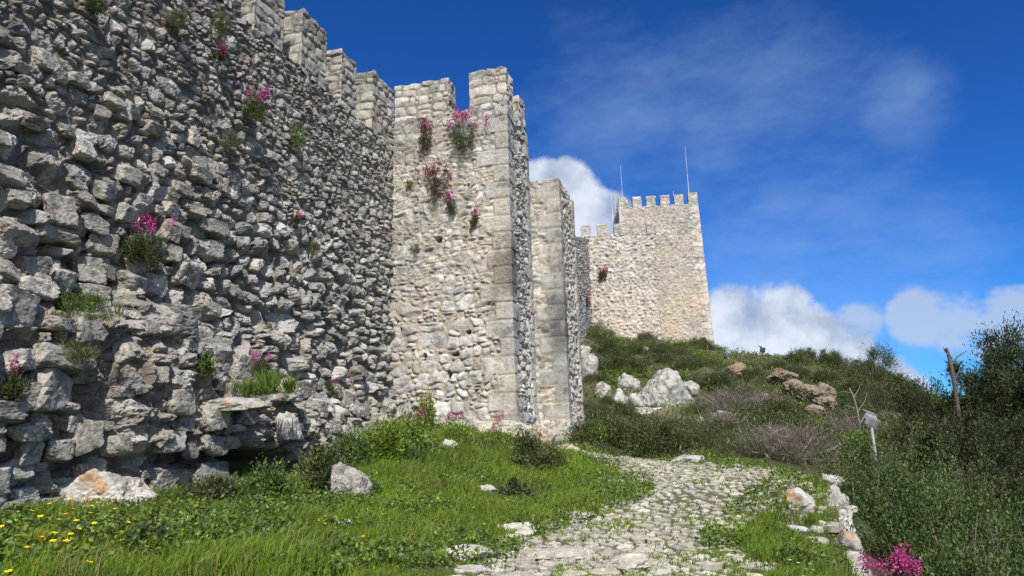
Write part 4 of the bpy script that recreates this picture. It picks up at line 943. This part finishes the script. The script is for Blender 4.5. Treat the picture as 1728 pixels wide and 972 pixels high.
# dead trunk
def spar(name, pts, rad, d, label, cat, col=(.11,.09,.08)):
    w = [at(px, py, d+dd) for px, py, dd in pts[0]]; b = w[0].copy(); b[2] = gz(b[0:1], b[1:2])[0]-.2; root = empty(name, b, label, cat)
    r = np.random.default_rng(5)
    q = np.array([b]+w)-b; V, F = join([tube(q, np.linspace(rad*1.3, rad*.75, len(q)), 9)]); mesh_obj('trunk', V, F, M_BARK, np.tile(col, (len(V), 1)), parent=root)
    for br in pts[1:]:
        q = np.array([at(px, py, d+dd) for px, py, dd in br])-b; V, F = join([tube(q, np.linspace(rad*.5, rad*.16, len(q)), 7)]); mesh_obj('branch', V, F, M_BARK, np.tile(col, (len(V), 1)), parent=root)
spar('dead_tree', [[(1616, 690, 0), (1611, 650, 0), (1606, 622, 0), (1601, 600, .1), (1597, 588, 0)], [(1605, 616, 0), (1616, 602, .1), (1624, 596, .2), (1632, 592, .3)], [(1601, 600, 0), (1594, 591, .1), (1592, 586, .1)], [(1609, 640, 0), (1618, 628, .1), (1621, 618, .2)]],
     .055, 20.5, 'bare broken dead trunk rising above the dark trees', 'dead tree')
spar('bare_shrub', [[(1452, 722, 0), (1446, 690, 0), (1440, 668, 0), (1433, 655, 0)], [(1446, 690, 0), (1430, 684, .1), (1415, 690, .2)], [(1441, 670, 0), (1450, 655, .1), (1452, 640, .1)], [(1438, 664, 0), (1424, 660, .1), (1412, 664, .2)], [(1447, 695, 0), (1460, 676, .1), (1463, 662, .2)], [(1448, 702, 0), (1432, 706, .1), (1420, 716, .1)]],
     .028, 24.0, 'pale leafless branching shrub left of the flood lamp', 'bare shrub', (.22,.20,.175))

# ------------------------------------------------------------------ flood lamps
def bx(*a, R_=None, T=(0,0,0), bev=.12):
    v, f = box_mesh(*a, bev=bev)
    if R_ is not None: v = v @ R_.T
    return v+np.array(T), f
def lamp(px, phead, pfoot, d, size, label, yaw, pitch, metal, lean=0.0, heads=1, ground=True, roll=0.0):
    h = at(px, phead, d); f_ = at(pfoot[0], pfoot[1], d)
    if ground: f_[2] = min(f_[2], gz(f_[0:1], f_[1:2])[0])
    root = empty('flood_lamp', f_, label, 'flood lamp', 'flood lamps along the hillside'); q = h-f_
    V, F = join([tube([(0,0,-.3), q*.5, q*.97], [size*.10]*3, 10)]); mesh_obj('pole', V, F, M_STEEL, parent=root)
    for i in range(heads):
        Rm = _Rz(yaw + i*.9) @ np.array([[math.cos(roll),0,math.sin(roll)],[0,1,0],[-math.sin(roll),0,math.cos(roll)]]) @ _Rx(pitch); t = q + np.array([(i-(heads-1)/2)*size*.8, 0, size*.22])
        v, f = bx(0, 0, 0, size*.5, size*.26, size*.42); bk = v[:, 1] < 0; v[bk, 0] *= .6; v[bk, 2] *= .55; v = v @ Rm.T + t
        hd = mesh_obj('lamp_housing', v, f, metal, parent=root, smooth_=False)
        v, f = bx(0, size*.27, 0, size*.44, size*.015, size*.36, R_=Rm, T=t); mesh_obj('lens', v, f, M_GLASS, parent=hd, smooth_=False)
        v1, f1 = bx(0, size*.42, size*.47, size*.52, size*.22, size*.015, R_=Rm, T=t); mesh_obj('visor', v1, f1, metal, parent=hd, smooth_=False)
        parts = [bx(sx*size*.55, 0, -size*.25, size*.02, size*.07, size*.30, R_=Rm, T=t) for sx in (-1, 1)] + [bx(0, 0, -size*.54, size*.57, size*.07, size*.02, R_=Rm, T=t)]
        V, F = join(parts); mesh_obj('bracket', V, F, M_DARKMET, parent=root, smooth_=False)
        V, F = join([bx(sx*size*.14, -size*.27, 0, size*.012, size*.03, size*.36, R_=Rm, T=t) for sx in (-3,-2,-1,0,1,2,3)]); mesh_obj('cooling_fin', V, F, metal, parent=hd, smooth_=False)
lamp(1470, 716, (1479, 772), 13.6, .26, 'grey flood lamp on a leaning steel pole among the bushes at right', R(25), R(30), M_GREYMET, roll=R(16))
lamp(1287, 593, (1288, 612), 55, .52, 'dark flood lamp standing up on the skyline ridge', R(60), R(10), M_DARKMET)
lamp(1229, 600, (1229, 618), 50, .46, 'pale-topped flood lamp at the ridge nearest the keep', R(40), R(35), M_GREYMET)
lamp(1381, 607, (1381, 622), 46, .30, 'small grey flood lamp low on the ridge, farthest right on the skyline', R(40), R(35), M_GREYMET)

# ------------------------------------------------------------------ plants of the wall and its foot
def on_wall(px, py):
    d = ray(px, py); off = 0.0
    for _ in range(8):
        Pn = J + NN*off; t = np.dot(Pn-EYE, NN)/np.dot(d, NN); q = EYE + d*t; s = np.dot(q-J, U); b = float(near_bulge(np.array([s-T0]), np.array([q[2]]))[0]); off = off*.4 + .6*(b+(.10 if s < -5 else .03))
    return q
def on_tower(px, py):
    d = ray(px, py); t = np.dot(C1-EYE, U)/np.dot(d, U); return EYE + d*t - U*.03
PINK = [[.34,.03,.17],[.40,.05,.22],[.28,.025,.13],[.45,.09,.28]]
RED = [[.20,.025,.06],[.26,.035,.09],[.15,.03,.05]]
def flowers(p, w, h, pal, seed, label, nb=9, nleaf=900, lp=G_DARK, leaf=.035, blos=True, name='flowering_plant', asp=.35, lean=0.3, group='flowering plants growing in the old walls', out=None, bs=.024):
    r = np.random.default_rng(seed); root = empty(name, p, label, 'flowering plant' if blos else 'wall plant', group)
    out = -U*.5+NN*.5 if out is None else out
    if nleaf:
        P, D, cen, ci = cloud(r, nleaf, (w*.42, w*.42, h*.42), 26, .17, .2, False, .3); P = P + out*w*.25; D = norm(D + np.array([0, 0, .5]))
        V, F = leaf_quads(P, D, leaf*np.exp(r.normal(0, .25, nleaf)), asp, r); mesh_obj('foliage', V, F, M_LEAF, pick(lp, nleaf, r, .3), parent=root, smooth_=False)
    st_ = []; BV = []; BF = []; BC = []; o_ = 0
    if blos:
        for i in range(nb):
            b = out*w*.2 + np.append(r.normal(0, w*.12, 2), 0); tip = b + np.array([r.normal(0, w*.32), r.normal(0, w*.2), h*r.uniform(.35, .75)]); mid = (b+tip)/2 + r.normal(0, .02, 3)
            st_.append(tube([b, mid, tip], [.004, .0035, .003], 5)); m = 60
            q = tip + r.normal(size=(m, 3))*np.array([bs*.8, bs*.8, bs*1.5]); V, F = leaf_quads(q, norm(q-tip+r.normal(size=(m, 3))*.02+np.array([0, 0, .01])), bs*.9, .8, r); BV.append(V); BF.append(F+o_); o_ += len(V); BC.append(pick(pal, m, r, .2))
        V, F = join(st_); mesh_obj('stem', V, F, M_LEAF, np.tile([.09,.10,.04], (len(V), 1)), parent=root, smooth_=False)
        mesh_obj('blossom', np.concatenate(BV), np.concatenate(BF), M_PETAL, np.concatenate(BC), parent=root, smooth_=False)
    return root
def wsz(p, px): return px*p[1]/FPX
fl = [ # px, py, w, h px, palette, blooms, label, surface
 (240,425,62,80,PINK,13,'large pink flowering clump on the left wall above the broken ledge','w'),
 (425,190,64,50,PINK,9,'loose pink flowers high on the left wall','w'), (372,95,20,20,PINK,3,'small pink bloom near the top of the left wall','w'),
 (158,12,44,40,PINK,3,'pink flower and trailing greenery at the top edge of the picture','w'),
 (22,652,40,60,PINK,3,'pink flower with dark leaves at the left picture edge','w'), (500,372,14,14,PINK,2,'tiny pink bloom in the middle of the left wall','w'),
 (435,622,40,30,PINK,5,'pink flowers at the back of the grassy ledge','w'), (560,655,34,28,PINK,3,'pink flowers low on the wall right of the grassy ledge','w'),
 (785,236,56,62,PINK,15,'big pink flowering clump high on the first tower','t'), (720,238,26,44,RED,5,'reddish thin plant left of the big pink clump on the tower','t'),
 (740,318,44,50,RED,8,'dark red withered plant in the middle of the tower face','t'), (762,352,20,34,PINK,3,'small pink plant below the withered red plant','t'),
 (802,374,16,22,PINK,2,'smallest pink plant near the tower corner stones','t'), (1018,466,14,12,RED,6,'dark red plant on the distant castle wall','k'), (990,512,12,26,PINK,5,'pink plant on the far curtain wall edge','f')]
KD = 74.4
for i, (px, py, w, h, pal, nb, lab, sf) in enumerate(fl):
    p = on_wall(px, py) if sf == 'w' else on_tower(px, py) if sf == 't' else at(px, py, 73.0 if sf == 'k' else 66)
    k = wsz(p, 1); flowers(p, w*k, h*k, pal, 900+i, lab, nb, int(700+w*h*.8), leaf=(.03 if sf in 'wt' else .12), lp=(G_DARK if pal is not RED else [[.10,.06,.05],[.07,.07,.04],[.13,.08,.06]]), bs=({'w': .027, 't': .042}.get(sf, .12)), out=(None if sf == 'w' else -U*1.0))
gp = [(498,235,44,60,G_MID,'green leafy shrub high on the left wall without flowers','w',.04,.25),(390,245,46,40,G_OLIVE,'dry olive tuft on the left wall beside the loose pink flowers','w',.06,.12),(130,520,110,46,G_MID,'green tuft with tiny yellow flowers on the left broken ledge','w',.05,.2),
 (130,600,70,50,G_OLIVE,'dry grassy tuft below the left broken ledge','w',.07,.08),(530,420,20,30,G_OLIVE,'small dry tuft in the middle of the left wall','w',.05,.14),(370,50,50,60,G_OLIVE,'sparse trailing plant near the top of the left wall','w',.05,.14),
 (700,420,24,20,G_OLIVE,'tiny green plant low on the tower near the wall corner','t',.03,.4),(690,312,20,24,G_MID,'little green plant left of the withered red plant','t',.03,.4),(350,620,36,44,G_MID,'leafy green plant at the left end of the grassy ledge','w',.045,.4), (300,40,46,34,G_OLIVE,'olive tuft in the upper left wall','w',.06,.12)]
for i, (px, py, w, h, pal, lab, sf, lf, asp_) in enumerate(gp):
    p = on_wall(px, py) if sf == 'w' else on_tower(px, py); k = wsz(p, 1); flowers(p, w*k, h*k, PINK, 940+i, lab, 0, int(400+w*h*.3), lp=pal, leaf=lf, blos=False, name='wall_plant', asp=asp_, group='green plants growing in the old walls')

def tuft(p, w, d_, h, n, pal, seed, label, name='grass_tuft', group=None):
    r = np.random.default_rng(seed); cl = r.normal(0, 1, (14, 2)); ci = r.integers(0, 14, n); hs_ = r.uniform(.35, 1.15, 14)[ci]; x = cl[ci, 0]*w*.33 + r.normal(0, w*.05, n); y = cl[ci, 1]*d_*.33 + r.normal(0, d_*.08, n); P = np.stack([x, y, np.zeros(n)], 1); D = norm(np.stack([r.normal(0, .35, n), r.normal(0, .35, n), np.ones(n)], 1))
    V, F = leaf_quads(P, D, h*r.uniform(.4, 1.1, n)*hs_, .06, r, 0); o = mesh_obj(name, V, F, M_GRASS, pick(pal, n, r, .25), smooth_=False); o.location = tuple(p); return tag(o, label, 'grass tuft', group)
for i, (px, py, w, h, lab) in enumerate([(415, 668, 90, 40, 'bright green grass growing on the wall ledge'), (450, 655, 50, 30, 'right-hand tuft of the grassy wall ledge, beside a lichened rock'), (130, 540, 90, 30, 'grass tuft on the left broken ledge')]):
    p = on_wall(px, py); k = wsz(p, 1); tuft(p + NN*.08, w*k, w*k*.5, h*k, (1500, 900, 700)[i], G_BRIGHT+G_MID if i < 2 else G_OLIVE+G_MID, 960+i, lab, group='grass tufts on the wall ledges')
# rocks set on the ledge
p = on_wall(478, 672); rock('boulder', p + NN*.02, (.42, .40, .40), 61, 'lichened pale block at the right end of the grassy ledge', 'boulder', NR, lichen=.35)
p = on_wall(478, 735); rock('boulder', p + NN*.10, (.34, .30, .52), 62, 'upright pale block with orange lichen below the grassy ledge', 'boulder', NR, lichen=.35)
p = on_wall(390, 690); rock('boulder', p + NN*.0, (.9, .5, .26), 63, 'long pale ledge slab carrying the grassy tuft', 'boulder', NR, lichen=.2)

WF = 'leafy plants along the foot of the walls'
wf = [ # px, py foot, w, h, palette, leaf, label
 (548, 838, 62, 78, G_DARK, .05, 'dark leafy plant beside the knobbly boulder'), (590, 800, 70, 60, G_MID, .045, 'green bushy plant behind the knobbly boulder'), (640, 790, 100, 80, G_BRIGHT, .05, 'wide bright green plant in the wall corner'),
 (690, 775, 90, 60, G_BRIGHT+G_MID, .05, 'bright green plant right of the wall corner'), (718, 725, 36, 50, [[.18,.22,.03],[.14,.20,.03],[.22,.24,.05]], .05, 'tall yellow-green plant against the tower face'), (765, 745, 50, 36, G_BRIGHT, .045, 'yellow-green plant at the tower foot beside a low white rock'),
 (905, 795, 90, 62, G_DARK+G_OLIVE, .045, 'dark grey-green bush under the first tower corner'), (938, 795, 50, 30, G_MID, .05, 'low leafy plant right of the dark grey-green bush'), (690, 790, 60, 30, G_MID, .06, 'soft feathery green mound below the wall corner plants'),
 (440, 850, 90, 50, G_MID, .04, 'green plant at the wall foot below the cave'), (350, 850, 80, 40, G_OLIVE, .05, 'dry grassy plant in front of the cave'), (520, 820, 60, 40, G_OLIVE+G_MID, .045, 'grey-green plant left of the dark leafy plant'), (870, 838, 46, 24, G_DARK, .05, 'low dark rosette right of the rounded white rock'),
 (62, 945, 70, 40, [[.20,.24,.03],[.17,.22,.03],[.24,.26,.05]], .05, 'pale yellow-green clover clump in the lower left grass'), (1320, 905, 50, 12, G_MID, .04, 'low weed patch right of the path'), (1355, 960, 90, 20, G_MID+G_DARK, .045, 'broad low weed patch at the lower right of the lawn'), (240, 925, 60, 26, G_DARK, .05, 'dark low plant among the yellow flowers'), (620, 835, 40, 26, G_MID, .04, 'small plant right of the knobbly boulder')]
for i, (px, py, w, h, pal, lf, lab) in enumerate(wf):
    p = hit(px, py); k = wsz(p, 1); W_ = w*k; n = int(np.clip(w*h*1.1, 900, 7000)); V, F, C, cen, r = shrub_data(1000+i, n, (W_*.5, W_*.42, h*k), lf, .5, pal, 34, .17, shell=.3); st_ = stems_mesh(r, cen, 9, .007, (.10,.10,.05))
    plant('leafy_plant', p + np.array([0, W_*.2, -.02]), V, F, C, st_, lab, 'plant', WF, ('foliage', 'stem'))
p = at(1520, 990, 6.5); flowers(p, .28, .30, PINK, 981, 'cluster of bright pink flowers in front of the bush at bottom right', 15, 900, out=np.zeros(3), bs=.026, lp=G_MID, group='pink flowers low on the ground')
for i, (px, py, lab) in enumerate([(770, 730, 'pink flower spikes at the middle of the first tower foot'), (690, 738, 'pink flower spikes against the first tower beside the corner plants'), (840, 745, 'pink flower spikes near the first tower corner'), (530, 770, 'dark pink flower spikes at the wall foot left of the dark plant')]):
    p = hit(px, py); k = wsz(p, 1); flowers(p, 40*k, 60*k, PINK[:3], 985+i, lab, 6, 260, out=np.zeros(3), lp=G_MID, group='pink flowers low on the ground', bs=.024)

# ------------------------------------------------------------------ grass
def inside_lawn(x, y):
    q = np.stack([x-J[0], y-J[1]], 1); t = q @ U[:2]; o_ = q @ NN[:2]; ok = np.where(t < 0, o_ > .12, o_ > np.where(t < 2.2, 2.92, np.where((t > 5.8) & (t < 8.6), 2.9, -.2)))
    ex = e0[0] + (y-e0[1])*ed[0]/ed[1]; return ok & (x < ex-.12)
def off_rocks(x, y):
    ok = np.ones(len(x), bool)
    for a, b, rx, ry in FOOT:
        if b < 24: ok &= ((x-a)/rx)**2 + ((y-b)/ry)**2 > 1
    return ok
def grass(n, seed):
    r = np.random.default_rng(seed); x = r.uniform(-6.2, 5.2, n); y = r.uniform(3.6, 22.5, n)
    P = np.stack([x, y, gz(x, y)], 1); px, py = proj(P); d = y
    pd = poly_dist(x, y, PATH); pt = fbm(x*1.8, y*1.8, seed=seed+1)
    pin = np.where(pd > .1, np.where(pd < .9, .5*sst(pt, .40, .58), .18*sst(pt, .46, .6))+.14, 1.0)
    pr = np.clip((6.0/d)**1.25, 0, 1)*pin*(.12+.88*sst(fbm(x*1.3, y*1.3, seed=seed+2, o=4), .30, .50))
    ok = inside_lawn(x, y) & off_rocks(x, y) & (px > -80) & (px < 1800) & (py < 1040) & (r.random(n) < pr)
    P = P[ok]; pd = pd[ok]; n = len(P); x, y = P[:, 0], P[:, 1]
    tall = fbm(x*1.1, y*1.1, seed=seed+3); h = (.035+.10*sst(tall, .35, .75))*np.exp(r.normal(0, .3, n)); h = np.where(pd > -.15, np.minimum(h, .045), h); h *= np.clip(1.15-sst(pd, -.8, 0)*.5, .4, 1.2)
    w = .0032 + .00035*y; a = r.uniform(0, 6.28, n); ln = np.abs(r.normal(0, .45, n)); dx = np.cos(a)*ln+.10; dy = np.sin(a)*ln
    side = np.stack([-np.sin(a+1.2), np.cos(a+1.2), np.zeros(n)], 1)*w[:, None]
    b = P - np.array([0, 0, .01]); m_ = P + np.stack([dx*h*.30, dy*h*.30, h*.62], 1); t = P + np.stack([dx*h, dy*h, h*np.clip(1.0-ln*.25, .45, 1)], 1)
    V = np.stack([b-side, b+side, m_+side*.75, m_-side*.75, t], 1).reshape(-1, 3); i = np.arange(n)*5
    F = [np.stack([i, i+1, i+2, i+3], 1), np.stack([i+3, i+2, i+4], 1)]
    pal = np.array([[.135,.22,.020],[.17,.255,.024],[.105,.19,.020],[.205,.27,.034],[.18,.24,.042],[.08,.15,.020]]); C = pal[r.integers(0, 6, n)]
    g = fbm(x*.9, y*.9, seed=seed+4)[:, None]; C = C*(.55+.9*g)*np.exp(r.normal(0, .15, (n, 1))); straw = (r.random(n) < .04+.16*sst(fbm(x*1.6, y*1.6, seed=seed+6), .55, .72))[:, None]; C = np.where(straw, np.array([.28,.24,.12]), C)
    return V, F, np.repeat(C, 5, 0)
V, F, C = grass(1250000, 1201)
tag(mesh_obj('grass', V, F, M_GRASS, C, smooth_=False), 'long spring grass of the lawn beside the cobbled path', 'grass', kind='stuff')
def weeds():
    r = np.random.default_rng(1301); n = 330000; x = r.uniform(-6, 5, n); y = r.uniform(3.8, 20, n); f = fbm(x*1.4, y*1.4, seed=1302); pd = poly_dist(x, y, PATH)
    ok = inside_lawn(x, y) & (r.random(n) < sst(f + .10*sst(x, -.5, -2.5), .42, .6)*np.clip(6.5/y, 0, 1)) & (pd < .2) & off_rocks(x, y); x = x[ok]; y = y[ok]; n = len(x); z = gz(x, y) + r.uniform(.02, .13, n)
    V, F = leaf_quads(np.stack([x, y, z], 1), norm(r.normal(size=(n, 3))*.6*np.array([1, 1, .5]) + np.array([0, 0, .25])), r.uniform(.02, .06, n), .6, r)
    tag(mesh_obj('ground_cover', V, F, M_LEAF, pick(G_MID+G_BRIGHT+G_DARK[:2], n, r, .25), smooth_=False), 'broad-leaved weeds and clover among the grass', 'ground cover', kind='stuff')
weeds()
def flower_mesh(col, cen, rad, stem, np_=5):
    st_ = tube([(0,0,0),(.008,0,stem*.5),(0,.006,stem)], [.0022,.002,.0018], 5); V = [st_[0]]; Fq = [st_[1]]; Ft = [st_[2]]; C = [np.tile([.08,.13,.03], (len(st_[0]), 1))]; mi = [0]*(len(st_[1])); o_ = len(st_[0])
    for i in range(np_*2):
        a = i*math.pi/np_ + (.1 if i % 2 else 0); d = np.array([math.cos(a), math.sin(a), .35 if i % 2 else .15]); s = np.array([-math.sin(a), math.cos(a), 0])*rad*.42; t = np.array([0, 0, stem])
        V.append(np.array([t, t+d*rad*.6+s, t+d*rad, t+d*rad*.6-s])); Fq.append(np.array([[0,1,2,3]])+o_); o_ += 4; C.append(np.tile(col, (4, 1)))
    return np.concatenate(V), [np.concatenate(Fq), np.concatenate(Ft)], np.concatenate(C)
V, F, C = flower_mesh((.85,.60,.01), None, .019, .19); yf = mesh_obj('yellow_flower', V, F, M_PETAL, C, smooth_=False)
V, F, C = flower_mesh((.75,.75,.72), None, .016, .12); wf_ = mesh_obj('daisy', V, F, M_PETAL, C, smooth_=False)
first = {}
def dot(src, px, py, label, group, cat, d0=3.0, lift=.20):
    p = hit(px, py)
    for _ in range(4):
        a_, b_ = proj(p), proj(p + np.array([0, 0, lift])); p = hit(px + a_[0][0]-b_[0][0], py + a_[1][0]-b_[1][0])
    if src.name in first: o = src.copy(); COL.objects.link(o)
    else: o = src; first[src.name] = 1
    o.location = tuple(p); r = np.random.default_rng(int(px*7+py)); o.rotation_euler = (r.normal(.15, .12), r.normal(0, .12), r.uniform(0, 6)); s = r.uniform(.8, 1.35); o.scale = (s, s, lift/.19); tag(o, label, cat, group)
YL = [(132,848),(150,842),(98,862),(172,866),(128,878),(160,880),(84,900),(52,890),(108,915),(36,925),(170,905),(60,955),(128,950),(215,912),(111,829),(120,833),(125,828),(115,842),(138,820),(108,858),(118,856),(135,855),(155,853),(165,854),(180,853),(186,843),(191,845),(192,860),(70,870),(95,878),(117,870),(122,866),(40,862),(15,885),(200,882),(203,881),(240,890),(201,900),(118,892),(117,900),(30,905),(67,908),(90,912),(141,932),(75,935),(24,965),(248,849),(88,850),(146,866)]
for px, py in YL:
    lab, g = ('small yellow flower in front of the lichen-stained boulder', 'yellow flowers in front of the lichened boulder') if py < 862 else ('small yellow flower in the grass of the lower left corner', 'yellow flowers in the lower left grass')
    dot(yf, px, py, lab, g, 'flower')
for px, py in [(538,877),(540,884),(535,885),(651,868),(713,829),(687,827),(620,905),(808,800),(770,770)]: dot(yf, px, py, 'scattered small yellow flower out on the middle lawn', 'yellow flowers on the middle lawn', 'flower')
for px, py in [(1367,790),(1375,789),(1395,791),(1388,788)]: dot(yf, px, py, 'small yellow flower at the far right bend of the path', 'yellow flowers at the path bend', 'flower')
r_ = np.random.default_rng(4)
for i in range(34): dot(wf_, 402+r_.normal(0, 16), 804+r_.normal(0, 7), 'tiny white daisy in the dense patch below the cave', 'white daisies below the cave', 'flower')
for i in range(12): dot(wf_, 1385+r_.normal(0, 30), 948+r_.normal(0, 9), 'tiny white daisy in the weeds at the lower right', 'white daisies at the lower right', 'flower')
for px, py in [(125,503),(95,482),(140,515),(152,510),(178,498),(190,505),(185,615),(155,527),(182,567)]:
    p = on_wall(px, py+10) + NN*.06; o = yf.copy(); COL.objects.link(o); o.location = tuple(p); o.rotation_euler = (.5, 0, px); tag(o, 'small yellow flower on the broken ledge of the left wall', 'flower', 'yellow flowers on the left wall ledge')
